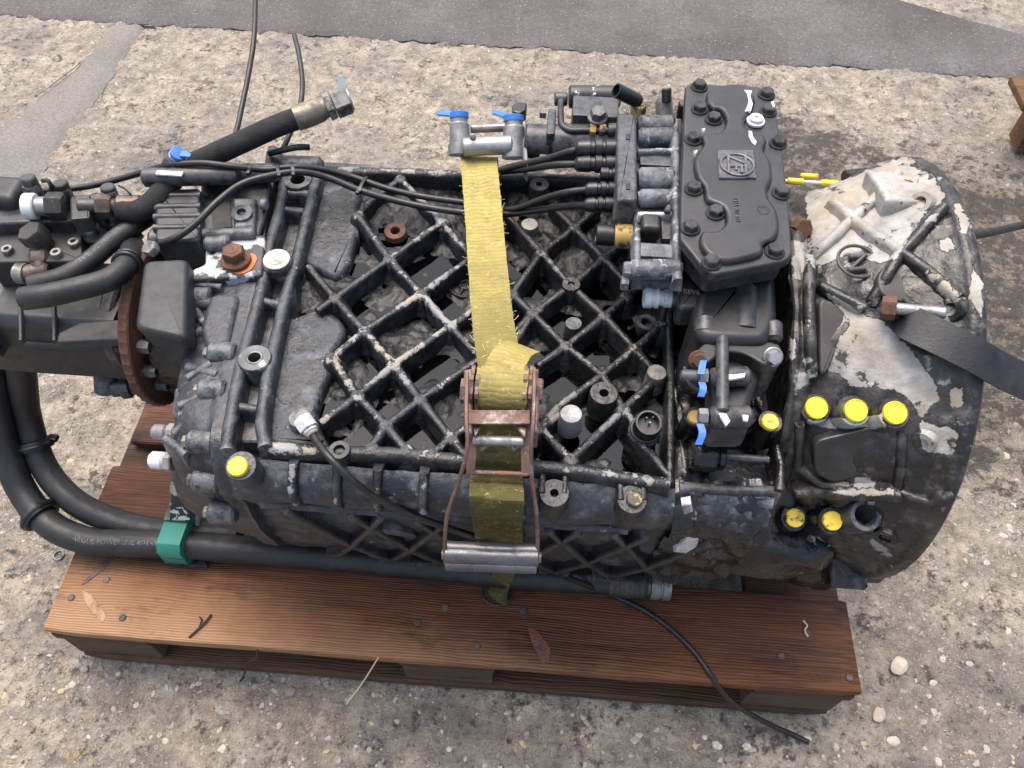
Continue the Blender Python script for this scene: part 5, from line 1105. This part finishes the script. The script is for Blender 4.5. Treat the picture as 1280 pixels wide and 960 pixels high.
# elbow union under the disc
a, b = W(131, 444, z=0.42), W(133, 476, z=0.39)
el = MB().cyl(a, b, 0.0135, 20).build('elbow_union', 'paint', pump); MB().hexa(a.lerp(b, 0.4), b-a, 0.0175, 0.016).build('union_nut', 'paint_flat', el); MB().lathe(b, b-a, [(-0.016, 0.0165), (0.016, 0.0165), (0.019, 0.013)], 20).build('elbow_corner', 'paint', el)
MB().cyl(W(140, 486, z=0.385), W(206, 478, z=0.385), 0.0125, 18).cyl(W(152, 486, z=0.385), W(164, 484, z=0.385), 0.0155, 20).build('union_arm', 'paint', el)

# ================================================================== HOSES
def hose(name, pts, r, label, group=None, mat='rubber', sub=10, seg=18):
    P = W3(pts) if not isinstance(pts[0], Vector) else pts
    o = MB().tube(P, r, seg, sub=sub).build(name, mat, None, 60); tag(o, label, 'hose', group); return o, smooth_path(P, sub)
HR = 0.0212
h1, p1 = hose('hydraulic_hose', [(24, 440, .42), (28, 475, .36), (35, 525, .28), (56, 585, .22), (92, 626, .195), (140, 650, .178), (190, 662, .172), (232, 664, .170), (300, 668, .168)], 0.0200, 'inner black rubber hose curving from the pump down behind the green clamp', 'two big hoses under the gearbox')
h2, p2 = hose('hydraulic_hose', [(-14, 430, .42), (-10, 480, .36), (2, 545, .28), (26, 610, .215), (62, 655, .19), (110, 676, .182), (160, 679, .18), (230, 681, .18), (300, 687, .18), (400, 695, .178), (520, 706, .176), (640, 718, .174), (765, 727, .173)], HR, 'outer black printed rubber hose running through the green clamp along the front board', 'two big hoses under the gearbox')
e = p2[-1]; dx = (p2[-1]-p2[-3]).normalized()
ff = MB().lathe(e-dx*0.006, dx, [(0, 0.0225), (0.002, 0.0235), (0.054, 0.0235), (0.056, 0.0215), (0.058, 0.0215)], 28).build('ferrule', 'fit_dark', h2)
for k in range(7): MB().ring(e+dx*(0.002+k*0.0075), dx, 0.0234, 0.0011, 28, 6).build('crimp_ring', 'fit_dark', ff)
MB().lathe(e+dx*0.052, dx, [(0, 0.017), (0.004, 0.017), (0.005, 0.0225), (0.018, 0.0225), (0.019, 0.0205), (0.022, 0.0205), (0.023, 0.0225), (0.034, 0.0225), (0.035, 0.021), (0.035, 0.017), (0.02, 0.016), (0.02, 0.0003)], 28).build('end_fitting', 'zinc_dirty', h2)
MB().ring(e+dx*0.085, dx, 0.0215, 0.0013, 28, 6).build('fitting_rim', 'zinc', h2)
# print along the hose, wrapped onto its curve
def hose_text(s, path, rad, px0, size, ang, parent, flip=False, mat='print'):
    cu = bpy.data.curves.new('lettering', 'FONT'); cu.body = s; cu.size = size; cu.resolution_u = 2
    to = bpy.data.objects.new('lettering_source', cu); COL.objects.link(to); bpy.context.view_layer.update()
    me = bpy.data.meshes.new_from_object(to.evaluated_get(bpy.context.evaluated_depsgraph_get())); bpy.data.objects.remove(to)
    i0 = min(range(len(path)), key=lambda i: abs(PX(path[i])[0]-px0)); cum = [0]
    for a, b in zip(path[i0:], path[i0+1:]): cum.append(cum[-1]+(b-a).length)
    sgn = -1 if flip else 1; wd = max(v.co.x for v in me.vertices)
    mb = MB(); vs = []
    for v in me.vertices:
        s_ = (wd-v.co.x) if flip else v.co.x; k = 0
        while k < len(cum)-2 and cum[k+1] < s_: k += 1
        a, b = path[i0+k], path[i0+k+1]; t = (s_-cum[k])/max(1e-6, cum[k+1]-cum[k]); c = a.lerp(b, t); d = (b-a).normalized()
        up = (Z-d*Z.dot(d)).normalized(); fr = -d.cross(up) if d.cross(up).y > 0 else d.cross(up)
        th = ang - sgn*(v.co.y-size*0.35)/rad
        vs.append(c+(up*math.cos(th)+fr*math.sin(th))*(rad+0.0004))
    mb.add(vs, [tuple(p.vertices) for p in me.polygons]); bpy.data.meshes.remove(me); mb.build('printed_lettering', mat, parent, 0)
hose_text('ARGUS POWERLINE 4SH 497520', p2, HR, 100, 0.0105, 0.35, h2)
hose_text('=== 497720 === 4SH EN856', p2, HR, 508, 0.009, 0.35, h2)
hose_text('POWERLINE', p2, HR, 716, 0.0105, 0.25, h2, True)
# clips (black rings) tying the two hoses
def clip(px, py, path, r, z_, ax=None):
    i = min(range(1, len(path)-1), key=lambda i: math.hypot(PX(path[i])[0]-px, PX(path[i])[1]-py)); d = (path[i+1]-path[i-1]).normalized()
    return path[i], d
for n_, (q, path, rad, lab) in enumerate((((40, 556), p1, 0.0200, 'upper black clip ring round the inner hose beside the pallet'), ((44, 650), p2, HR, 'lower black clip ring round the outer hose at its bend'))):
    c, d = clip(*q, path, rad, 0)
    cl = thing('hose_clip', lab, 'hose clip', c, 'black rings clipped on the hoses')
    MB().lathe(c-d*0.007, d, [(0, rad+0.001), (0, rad+0.006), (0.004, rad+0.0075), (0.010, rad+0.0075), (0.014, rad+0.006), (0.014, rad+0.001)], 28, cap=False).build('ring', 'plastic', cl)
    MB().ring(c, d, rad+0.006, 0.004, 30, 8).build('rim', 'plastic', cl)
    s_ = d.cross(Z).normalized(); s_ = s_ if s_.x > 0 else -s_
    MB().box(c+s_*(rad+0.010)+Z*0.006, (0.014, 0.012, 0.010), bev=0.003).build('latch', 'plastic', cl)
# upper hoses
h3, p3 = hose('capped_hose', [(150, 262, .600), (172, 264, .60), (192, 252, .605), (225, 215, .61), (262, 196, .62), (310, 174, .63), (345, 158, .635), (374, 147, .64)], 0.0150, 'sleeved black hose with silver capped end rising behind the gearbox', None, 'sleeve')
e = p3[-1]; dx = (p3[-1]-p3[-4]).normalized()
f3 = MB().lathe(e-dx*0.006, dx, [(0, 0.0152), (0.001, 0.0168), (0.012, 0.0172), (0.036, 0.0165), (0.044, 0.0135), (0.056, 0.0125)], 26).build('ferrule', 'ferr', h3)
u_ = dx.orthogonal().normalized()
MB().hexa(e+dx*0.040, dx, 0.0190, 0.010).hexa(e+dx*0.051, dx, 0.0200, 0.022, 0.06).build('end_nut', 'zinc_dirty', h3)
MB().lathe(e+dx*0.072, dx, [(0, 0.0160), (0.003, 0.0155), (0.0032, 0.010), (0.0026, 0.0096), (0.0026, 0.0002)], 26).build('end_cap', 'zinc', h3)
MB().prism(roundpoly([e+dx*0.066+Vector((-0.006, 0.004, 0.017)), e+dx*0.066+Vector((0.004, 0.004, 0.017)), e+dx*0.066+Vector((0.002, 0.012, 0.032)), e+dx*0.066+Vector((-0.004, 0.012, 0.032))], 0.002), dx*-0.002, 0.0004, 1).build('cap_tab', 'pale', h3)
h4, p4_ = hose('bent_hose', [(40, 356, .575), (78, 346, .58), (112, 326, .582), (140, 302, .582), (168, 282, .58), (190, 268, .57)], 0.0125, 'black printed hose crossing diagonally over the pump to the rear housing')
hose_text('EN 853 2SN DN10', p4_, 0.0125, 100, 0.009, 0.2, h4)
h5, p5_ = hose('bent_hose', [(30, 373, .60), (60, 369, .605), (100, 360, .605), (135, 350, .602), (154, 336, .597), (162, 322, .585), (166, 306, .56)], 0.0142, 'short black hose with blunt end lying in front over the pump')
c, d = clip(158, 330, p5_, .0142, 0); MB().ring(c, d, 0.0155, 0.0028, 24, 8).ring(c+d*0.008, d, 0.0155, 0.0024, 24, 8).build('retaining_ring', 'plastic', h5)

# ================================================================== GREEN CLAMP
hi = min(range(len(p2)), key=lambda i: abs(PX(p2[i])[0]-222)); hc = p2[hi]
gc = thing('pipe_clamp', 'green plastic pipe clamp on the front pallet board holding the big hose', 'pipe clamp', (hc.x, hc.y, 0.145))
xl, xr = hc.x-0.018, hc.x+0.018; hy, hz = hc.y+0.007, hc.z+0.004
for s_ in (-1, 1):
    q = [Vector((xl, hy+a, hz+s_*b)) for a, b in ((-0.032, 0.0015), (-0.032, 0.018), (-0.022, 0.031), (0.052, 0.028), (0.060, 0.018), (0.060, 0.0015))]
    MB().prism(q, (xr-xl, 0, 0), 0.0015, 2).build('clamp_half', 'green', gc, 40)
MB().box((hc.x, hy+0.034, hz+0.0335), (0.034, 0.040, 0.005), bev=0.001).build('top_plate', 'paint', gc)
MB().box((hc.x+0.006, hy+0.015, 0.1475), (0.07, 0.085, 0.006), bev=0.001).build('weld_plate', 'paint', gc)
# bracket that ties the clamp to the casing
a0, a1 = W(212, 650, z=hz+0.036), W(237, 650, z=hz+0.036); b0, b1 = W(212, 605, z=0.30), W(236, 603, z=0.30)
br = MB().loft([[a0, a1, a1+Vector((0, 0.006, 0)), a0+Vector((0, 0.006, 0))], [b0-Vector((0, 0.0, 0.01)), b1-Vector((0, 0, 0.01)), b1+Vector((0, 0.006, -0.006)), b0+Vector((0, 0.006, -0.006))], [b0+Vector((0.006, 0.003, 0.012)), b1+Vector((-0.006, 0.003, 0.012)), b1+Vector((-0.006, 0.009, 0.01)), b0+Vector((0.006, 0.009, 0.01))]]).build('bracket', 'flaked2', gc, 30)
bolt(W(224, 610, z=0.30)+Vector((0, -0.001, 0.002)), (0, -0.75, 0.66), gc, 0.0095, 0.009, 'zinc', label=None)
MB().cyl(W(248, 655, z=0.235), W(249, 640, z=0.265), 0.0045, 10).build('clamp_screw', 'paint', gc)

M['grip'] = worn('greasy_steel_grip', (0.10, 0.10, 0.105), 0.35, 0.6, [(50, 5, 0.55, 0.7, (0.03, 0.03, 0.03), 0.5, 0.2)], bump=0.15)
M['plug_tan'] = worn('tan_plug_sleeve', (0.42, 0.34, 0.25), 0.6)
M['band'] = worn('black_rubber_band', (0.0085, 0.0095, 0.010), 0.45, 0, [(22, 8, 0.5, 0.75, (0.02, 0.022, 0.023), 0.55, 0)], bump=0.15)
M['fibre'] = worn('frayed_fibre', (0.55, 0.5, 0.26), 0.8)
M['timber'] = mk_wood('weathered_timber', (0.07, 0.035, 0.018), (0.15, 0.08, 0.04), (0.26, 0.16, 0.09), 0.6)
M['pebble'] = worn('pale_pebble', (0.44, 0.385, 0.30), 0.75, 0, [(60, 6, 0.5, 0.7, (0.36, 0.30, 0.22), 0.8, 0)], bump=0.4)

# ================================================================== RATCHET STRAP
rs = thing('ratchet_strap', 'yellow webbing strap with rusty ratchet buckle tied over the gearbox', 'ratchet strap', W(622, 745, z=0.146))
def webbing(name, path, half, thick=0.0028, u=None, side=X, mat='web', sub=8, fray=0.0008, vs0=0.0, twist=None):
    P = smooth_path(path, sub); n = len(P); rings = []; cum = vs0; cs = []
    for i, p in enumerate(P):
        if i: cum += (p-P[i-1]).length
        cs.append(cum); t = (P[min(i+1, n-1)]-P[max(i-1, 0)]).normalized(); s_ = Vector(side)
        if twist: s_ = Matrix.Rotation(twist(i/(n-1)), 3, t) @ s_
        s_ = (s_-t*s_.dot(t)).normalized(); nn = t.cross(s_); h = half(i/(n-1)) if callable(half) else half
        a, b = h+fray*mnoise.noise(p*400), h+fray*mnoise.noise(p*420+Vector((9, 9, 9))); ring = []
        for k in range(9): q = -a+(a+b)*k/8; ring.append(p+s_*q+nn*(thick/2+0.0006*mnoise.noise(p*40+s_*k)))
        for k in reversed(range(9)): q = -a+(a+b)*k/8; ring.append(p+s_*q-nn*(thick/2))
        rings.append(ring)
    mb = MB().loft(rings); o = mb.build(name, mat, rs, 50)
    uv = o.data.uv_layers.new(name='UVMap'); me = o.data; hh = 18
    for lp in me.loops:
        vi = lp.vertex_index; i, k = divmod(vi, hh); kk = k if k < 9 else 17-k
        uv.data[lp.index].uv = (kk*0.0062, cs[i])
    return o, cum
top = [W(599, 201, z=.618)+Vector((0, 0.040, -0.20)), W(599, 201, z=.618)+Vector((0, 0.030, -0.06)), W(599, 200, z=.610)+Vector((0, 0.012, -0.006)), W(599, 206, z=.618), W(603, 250, z=.607), W(607, 300, z=.596), W(611, 350, z=.596), W(616, 400, z=.60), W(622, 440, z=.617), W(627, 462, z=.645)]
_, c1 = webbing('webbing', top, 0.0245, vs0=-0.22)
# wrapped turns on the spool, loose tail, lower strap with the hook end
sp0 = W(628, 486, z=0.640)
turn = [sp0+Vector((0, math.sin(a)*0.021, math.cos(a)*0.021)) for a in [R(x) for x in (60, 30, 0, -30, -60, -90, -120, -150, -180)]]
webbing('webbing_turns', turn, 0.0265, 0.005, vs0=0.16)
tail = [W(628, 468, z=.652), W(634, 452, z=.657), W(644, 438, z=.652), W(655, 434, z=.638)]
webbing('webbing_tail', tail, lambda t: 0.022-0.003*t, 0.003, vs0=0.14, side=Vector((0.92, -0.45, 0.1)))
low = [W(628, 500, z=.622), W(624, 540, z=.600), W(622, 572, z=.592), W(621, 592, z=.575), W(621, 625, y=0.030), W(622, 655, y=0.044), W(625, 684, y=0.060), W(626, 700, y=0.080)]
webbing('webbing', low, 0.0275, vs0=0.42)
webbing('webbing_fold', [W(600, 684, y=0.045), W(618, 688, y=0.043), W(636, 698, y=0.050)], 0.007, 0.005, vs0=0.05, side=Vector((0.2, -0.4, 1)))
webbing('webbing_end', [W(628, 692, y=0.062), W(630, 712, y=0.092), W(626, 728, z=.172), W(622, 741, z=.158), W(622, 750, z=.148)], lambda t: 0.019-0.004*math.sin(t*3.1), 0.007, vs0=0.45, twist=lambda t: 0.8*t)
fb = MB(); rf = random.Random(5); PT = smooth_path(top[2:], 10)
for k in range(110):
    i = rf.randrange(1, len(PT)-1); t = (PT[i+1]-PT[i-1]).normalized(); n_ = X.cross(t) if X.cross(t).z > 0 else -X.cross(t)
    e_ = rf.choice((-1, 1)); u_ = e_*0.0245 if rf.random() < 0.6 else rf.uniform(-0.022, 0.022)
    a = PT[i]+X*u_+n_*0.0016; d_ = (X*e_*rf.uniform(0.2, 1)+t*rf.uniform(-1, 1)+n_*rf.uniform(0.1, 0.8)).normalized(); L_ = rf.uniform(0.003, 0.009)
    fb.tube([a, a+d_*L_*0.5, a+d_*L_+t*rf.uniform(-.003, .003)], 0.00022, 4, sub=2)
fb = fb.build('loose_fibres', 'fibre', rs, 60); fb['kind'] = 'stuff'
MB().ring(W(622, 738, z=0.148), Z, 0.024, 0.0018).build('hook_ring', 'fit_dark', rs)
# ratchet: two side plates, spool, toothed wheels, frame window, handle
rz_ = 0.640
rt_ = MB()
fp = lambda px, py, z: W(px, py, z=z)
for px in (586, 669):
    P = [(px-6, 462), (px+4, 460), (px+5, 500), (px+4, 540), (px-4, 541), (px-6, 500)]
    if px < 600: rt_ = MB().prism(WL(P, rz_+0.006), (0, 0, -0.03), 0.0015, 1).build('ratchet', 'rust_brown', rs, 40)
    else: MB().prism(WL(P, rz_+0.006), (0, 0, -0.03), 0.0015, 1).build('side_plate', 'rust_brown', rt_, 40)
for px, s_ in ((591, 1), (598, 1), (656, -1), (663, -1)):
    c = W(px, 487, z=rz_); mb = MB(); rings = []
    for dx_ in (-0.0018, 0.0018): rings.append([c+Vector((dx_, math.cos(2*math.pi*i/32)*(0.026 if i % 4 < 2 else 0.0225), math.sin(2*math.pi*i/32)*(0.026 if i % 4 < 2 else 0.0225))) for i in range(32)])
    mb.loft(rings).build('ratchet_wheel', 'rust_brown', rt_)
MB().cyl(W(577, 489, z=rz_), W(678, 489, z=rz_), 0.0105, 20).build('spool_axle', 'rust_brown', rt_)
for px in (581, 674): MB().hexa(W(px, 489, z=rz_)-X*0.004, X, 0.0135, 0.008).build('axle_nut', 'rust_brown', rt_)
# window plate of the handle (flat bar frame)
zA, zB = 0.640, 0.607
wf = MB()
def fbar(a, b, w_, t_=0.003, z0=None):
    A, B = W(a[0], a[1], z=a[2]), W(b[0], b[1], z=b[2]); d = (B-A); L_ = d.length; d.normalize(); s_ = d.cross(Z).normalized(); n_ = s_.cross(d)
    wf.loft([[A+s_*w_/2+n_*t_/2, A-s_*w_/2+n_*t_/2, A-s_*w_/2-n_*t_/2, A+s_*w_/2-n_*t_/2], [B+s_*w_/2+n_*t_/2, B-s_*w_/2+n_*t_/2, B-s_*w_/2-n_*t_/2, B+s_*w_/2-n_*t_/2]])
fbar((583, 522, .646), (662, 522, .646), 0.016); fbar((592, 514, .647), (588, 592, .604), 0.009); fbar((657, 514, .647), (657, 594, .604), 0.009)
wf.prism(WL([(588, 524), (604, 530), (594, 545)], .640), (0, 0, -0.003), 0.0004, 1); wf.prism(WL([(660, 524), (642, 530), (656, 546)], .640), (0, 0, -0.003), 0.0004, 1)
wf = wf.build('handle_plate', 'rust_brown', rt_, 30)
MB().cyl(W(584, 590, z=.604), W(660, 593, z=.604), 0.0028, 10).build('plate_bar', 'rust_brown', rt_)
MB().cyl(W(590, 550, z=.628), W(655, 552, z=.628), 0.0052, 14).build('pawl_bar', 'zinc', rt_)
MB().cyl(W(600, 562, z=.612), W(618, 548, z=.612), 0.0035, 10).build('pawl_spring', 'zinc', rt_); MB().cyl(W(640, 562, z=.612), W(652, 552, z=.612), 0.0035, 10).build('pawl_spring', 'zinc', rt_)
for P in ([(584, 466, .668), (583, 520, .662), (584, 560, .645), (574, 600, .612), (559, 645, .57), (556, 690, .52), (557, 704, .505)], [(668, 462, .668), (667, 520, .662), (664, 560, .645), (665, 600, .612), (671, 645, .57), (672, 690, .52), (671, 706, .505)]):
    Q = smooth_path(W3(P), 6); MB().loft([[p+X*-0.0012+Z*0.004, p+X*0.0012+Z*0.004, p+X*0.0012-Z*0.004, p-X*0.0012-Z*0.004] for p in Q]).tube(Q, 0.0022, 8, sub=0).build('handle_arm', 'rust_brown', rt_)
a, b = W(556, 693, z=.515), W(673, 697, z=.515)
hd = MB().cyl(a, b, 0.0105, 20, 0.001).cyl(a+Vector((0.001, -0.008, -0.007)), b+Vector((-0.001, -0.008, -0.007)), 0.0075, 16, 0.001).cyl(a+Vector((0.001, 0.006, 0.004)), b+Vector((-0.001, 0.006, 0.004)), 0.0075, 16, 0.001).build('handle_grip', 'grip', rt_)
for q in (a, b): MB().lathe(q-X*0.003, X, [(0, 0.006), (0.006, 0.006)], 12).build('grip_rivet', 'rust_brown', rt_)

# ================================================================== CABLES
def cable(name, pts, r, label, group=None, mat='cable', cat='cable', sub=8):
    P = W3(pts); o = MB().tube(P, r, 10, sub=sub).build(name, mat, None, 60); tag(o, label, cat, group); return o, smooth_path(P, sub)
GRP = 'black sensor cables laid over the casing'
def plug_on(o, px0, px1, y0, r, z=0.665, mat='plastic'):
    a, b = W(px0, y0, z=z), W(px1, y0, z=z); L_ = (b-a).length
    MB().lathe(a, b-a, [(0, r*0.55), (0.004, r*0.9), (L_*0.35, r), (L_*0.37, r*0.86), (L_*0.46, r*0.86), (L_*0.48, r*1.06), (L_*0.62, r*1.06), (L_*0.64, r*0.85), (L_*0.70, r*0.85), (L_*0.72, r*1.0), (L_, r*1.0)], 20).build('connector', mat, o)
k1, q1 = cable('sensor_cable', [(-30, 245, .55), (40, 240, .58), (110, 233, .585), (170, 218, .60), (208, 207, .63), (250, 204, .637), (290, 208, .636), (330, 212, .625), (365, 209, .626), (400, 211, .615), (440, 221, .60), (485, 236, .592), (530, 246, .590), (580, 253, .592), (612, 258, .590), (640, 262, .60), (680, 248, .635), (710, 240, .66), (734, 237, .665)], 0.0043, 'longest black cable running from the pump along the back and under the strap', GRP)
plug_on(k1, 731, 772, 237, 0.0095)
k2, q2 = cable('sensor_cable', [(201, 304, .605), (222, 296, .615), (246, 278, .622), (272, 252, .628), (302, 230, .63), (340, 219, .63), (375, 215, .625), (410, 222, .612), (450, 238, .60), (500, 252, .593), (545, 261, .590), (585, 266, .592), (620, 268, .590), (650, 266, .60), (700, 259, .63), (734, 256, .655)], 0.0046, 'black cable looping up from the rusty bolt area to the lowest connector', GRP)
plug_on(k2, 730, 766, 256, 0.0095, 0.657)
k3, q3 = cable('sensor_cable', [(588, 222, .600), (615, 215, .610), (650, 206, .63), (685, 198, .655), (710, 190, .675), (722, 187, .68)], 0.0046, 'black cable fanning from behind the strap to the topmost connector', GRP)
plug_on(k3, 718, 772, 186, 0.0115, 0.680)
k4, q4 = cable('sensor_cable', [(588, 226, .596), (620, 216, .605), (660, 211, .63), (695, 206, .66), (722, 205, .67)], 0.0046, 'black cable fanning from behind the strap to the second connector', GRP)
plug_on(k4, 718, 772, 205, 0.0105, 0.672)
for n_, (px, py, path) in enumerate(((309, 208, q1), (347, 214, q1), (364, 213, q1), (459, 229, q1))):
    i = min(range(1, len(path)-1), key=lambda i: abs(PX(path[i])[0]-px)); c = path[i]; j = min(range(len(q2)), key=lambda j: (q2[j]-c).length)
    d = (path[i+1]-path[i-1]).normalized(); e_ = q2[j] if n_ else c+d.cross(Z)*0.004
    ct = thing('cable_tie', ('black cable tie nearest the blue cap, round the back cable alone', 'black cable tie left of the pair where the two cables meet', 'black cable tie right of the pair where the two cables meet', 'black cable tie round two cables at the top of the rib lattice')[n_], 'cable tie', c, 'black ties holding the cables')
    mid = (c+e_)/2; ex = (e_-c); w_ = ex.length/2+0.0062; s_ = ex.normalized(); n2 = d.cross(s_).normalized(); mb = MB(); rings = []
    for dd, k in ((-0.002, 1), (-0.002, 1.16), (0.002, 1.16), (0.002, 1)):
        rings.append([mid+d*dd+s_*math.cos(2*math.pi*t/20)*w_*k+n2*math.sin(2*math.pi*t/20)*0.0062*k for t in range(20)])
    mb.loft(rings, cap0=False, cap1=False).build('band', 'plastic', ct)
    MB().box(mid+(s_ if s_.y < 0 else -s_)*(w_+0.003)+Z*0.003, (0.005, 0.006, 0.005), bev=0.001).build('head', 'plastic', ct)
# plugged sensor lead hanging down over the front of the pallet
wl, qw = cable('sensor_lead', [(388, 538, .588), (396, 552, .592), (412, 572, .600), (440, 600, .585), (470, 622, .555), (505, 640, .525), (560, 660, .49), (620, 680, .43), (668, 702, .34), (710, 722, .235), (760, 742, .160), (800, 760, .152), (836, 784, .149), (868, 815, .150), (890, 846, .147), (906, 868, .118), (930, 888, .07), (965, 907, .02), (990, 918, .006), (1011, 928, .004)], 0.0042, 'black lead from a grey plug, trailing over the front board to the ground')
a, b = W(377, 522, z=.595), W(390, 541, z=.590); MB().lathe(a, b-a, [(0, 0.008), (0.003, 0.0115), (0.016, 0.0115), (0.017, 0.0095)], 6).cyl(a.lerp(b, 0.55), b, 0.0085, 16).build('plug', 'alu_light', wl); MB().cyl(b-(b-a)*0.15, b+(b-a)*0.12, 0.0072, 14).build('plug_sleeve', 'plug_tan', wl)
MB().lathe(W(376, 526, z=.575), Z, [(-0.01, 0.014), (0.006, 0.012)], 16).build('plug_seat', 'paint_dusty', gb)
cable('loose_wire', [(281, 186, .52), (294, 168, .53), (303, 130, .545), (312, 85, .56), (318, 40, .58), (320, -40, .60)], 0.0042, 'black wire standing up past the top edge of the photo', 'loose black wires behind the gearbox')
w2, _ = cable('loose_wire', [(352, 190, .55), (362, 168, .565), (374, 138, .575), (378, 105, .585), (374, 70, .595), (368, 44, .60)], 0.0040, 'short black wire standing up with a cut end behind the capped hose', 'loose black wires behind the gearbox')
cable('loose_wire', [(336, 192, .60), (352, 188, .605), (372, 184, .606), (386, 184, .60)], 0.0045, 'stub of black wire lying beside the lug at the back edge', 'loose black wires behind the gearbox')
cable('loose_wire', [(1180, 300, .33), (1225, 293, .30), (1262, 285, .27), (1330, 270, .22)], 0.0075, 'thick black cable leaving to the right behind the clutch housing', 'loose black wires behind the gearbox')

# ================================================================== SMALL THINGS
# torn black band hanging on the long bolt
bd = MB(); P = W3([(1122, 382, .690), (1130, 398, .700), (1146, 408, .705), (1175, 422, .708), (1218, 444, .705), (1262, 468, .695), (1330, 498, .68)])
Q = smooth_path(P, 8); rings = []
for i, p in enumerate(Q):
    t = (Q[min(i+1, len(Q)-1)]-Q[max(i-1, 0)]).normalized(); s_ = (Vector((0.28, 0.8, 0.5))-t*Vector((0.28, 0.8, 0.5)).dot(t)).normalized(); n_ = t.cross(s_); k = i/(len(Q)-1)
    h = 0.010+0.0075*min(1, k*4); r = []
    for j in range(7): a = -h+2*h*j/6; r.append(p+s_*a+n_*(0.0015+0.003*math.sin(k*18+j)*max(0, 1-k*3.5)))
    for j in reversed(range(7)): a = -h+2*h*j/6; r.append(p+s_*a-n_*(0.0015-0.003*math.sin(k*18+j)*max(0, 1-k*3.5)))
    rings.append(r)
tag(bd.loft(rings).build('rubber_band', 'band', None, 50), 'torn black rubber band hanging off the clutch housing bolt', 'rubber strip')
# yellow and white marked stick behind the clutch housing
st = thing('marked_stick', 'thin white stick with yellow marks lying behind the shift cover', 'stick', W(985, 228, z=.655))
a, b = W(980, 226, z=.655), W(1094, 232, z=.655); d = b-a
MB().cyl(a, b, 0.0022, 8).build('rod', 'white', st)
for t0, t1 in ((0.03, 0.22), (0.40, 0.60), (0.76, 0.95)): MB().cyl(a+d*t0, a+d*t1, 0.0042, 10, 0.002).build('yellow_sleeve', 'yellow', st)
a2 = a+Vector((0.022, 0.012, 0.0)); MB().cyl(a2, a2+d*0.2, 0.0032, 10).build('yellow_sleeve', 'yellow', st)
MB().cyl(W(1055, 222, z=.62), W(1092, 218, z=.62), 0.010, 14).build('stub', 'oily', bo)
# timber offcut at the right edge
tb = MB(); q = [W(1251, 168, z=0.0), W(1268, 191, z=0.0), W(1330, 200, z=0), W(1330, 150, z=0)]
tm = thing('timber_block', 'rough brown timber block at the right edge of the concrete', 'timber', q[1])
B0 = [Vector((p.x, p.y, 0.002)) for p in q]; B0[0] += Vector((0.02, 0, 0)); 
MB().loft([B0, [p+Vector((0.0, 0.0, 0.075)) for p in B0], [p+Vector((0.012, 0.03, 0.145)) for p in B0]]).build('beam', 'timber', tm, 30)
MB().box(W(1285, 118, z=0.155)+Vector((0.03, 0, 0)), (0.12, 0.12, 0.02), bev=0.004).build('lath', 'timber', tm)
# spring washer, blue scrap, straw and twigs
wsh = MB(); c = W(74, 695, z=0.003); wsh.ring(c, Z, 0.0085, 0.0022, 30, 8).ring(c+Z*0.003, Z, 0.0083, 0.0018, 26, 8)
tag(wsh.build('spring_washer', 'zinc_dirty'), 'grey spring washer lying on the concrete left of the pallet', 'washer')
tag(MB().prism([W(648, 640, y=0.048), W(657, 648, y=0.048), W(647, 657, y=0.048)], (0, 0.0012, 0), 0.0002, 1).build('blue_scrap', 'blue'), 'small blue plastic scrap caught at the right edge of the strap', 'scrap')
tag(MB().tube(W3([(433, 880, .003), (452, 855, .05), (468, 830, .12), (473, 822, .147)]), 0.0011, 6, sub=5).build('straw', 'straw'), 'pale dry straw leaning from the ground against the front board', 'straw')
tag(MB().tube(W3([(236, 797, .1458), (248, 786, .147), (258, 776, .148), (264, 768, .147)]), 0.0016, 6, sub=5).tube(W3([(249, 784, .147), (252, 775, .147), (249, 771, .146)]), 0.0012, 6, sub=4).build('twig', 'twig'), 'dark forked twig lying on the front board near its left end', 'twig')
tag(MB().tube(W3([(322, 812, .135), (320, 822, .11), (308, 830, .075), (306, 842, .02), (300, 852, .005), (306, 846, .004)]), 0.0015, 6, sub=6).build('wire_scrap', 'twig'), 'dark crinkled wire scrap hanging below the front board', 'wire')
tag(MB().tube(W3([(1004, 776, .1455), (1009, 782, .1475), (1006, 788, .148), (1010, 796, .1465)]), 0.0014, 6, sub=5).build('straw', 'straw'), 'tiny curled straw on a nail at the right of the front board', 'straw')
ps = bpy.data.meshes.new('loose_stone'); bm = bmesh.new(); bmesh.ops.create_icosphere(bm, subdivisions=3, radius=1)
for v in bm.verts: v.co *= 1+0.25*mnoise.noise(v.co*1.1)+0.06*mnoise.noise(v.co*4)
bm.to_mesh(ps); bm.free(); ps.shade_smooth(); ps.materials.append(M['pebble'])
for (px, py, r, lab) in ((1125, 832, 0.0135, 'pale stone lying loose to the right of the pallet corner'), (1100, 893, 0.010, 'ochre stone lying loose below the right pallet corner'), (1118, 926, 0.008, 'small white stone lying loose near the lower right corner')):
    p = W(px, py, z=0); o = link('loose_stone', ps, p+Z*(r*0.15-0.004)); o.scale = (r*1.3, r*0.9, r*0.38); o.rotation_euler = (0, 0, 0.5+px); tag(o, lab, 'stone', 'loose stones on the concrete')
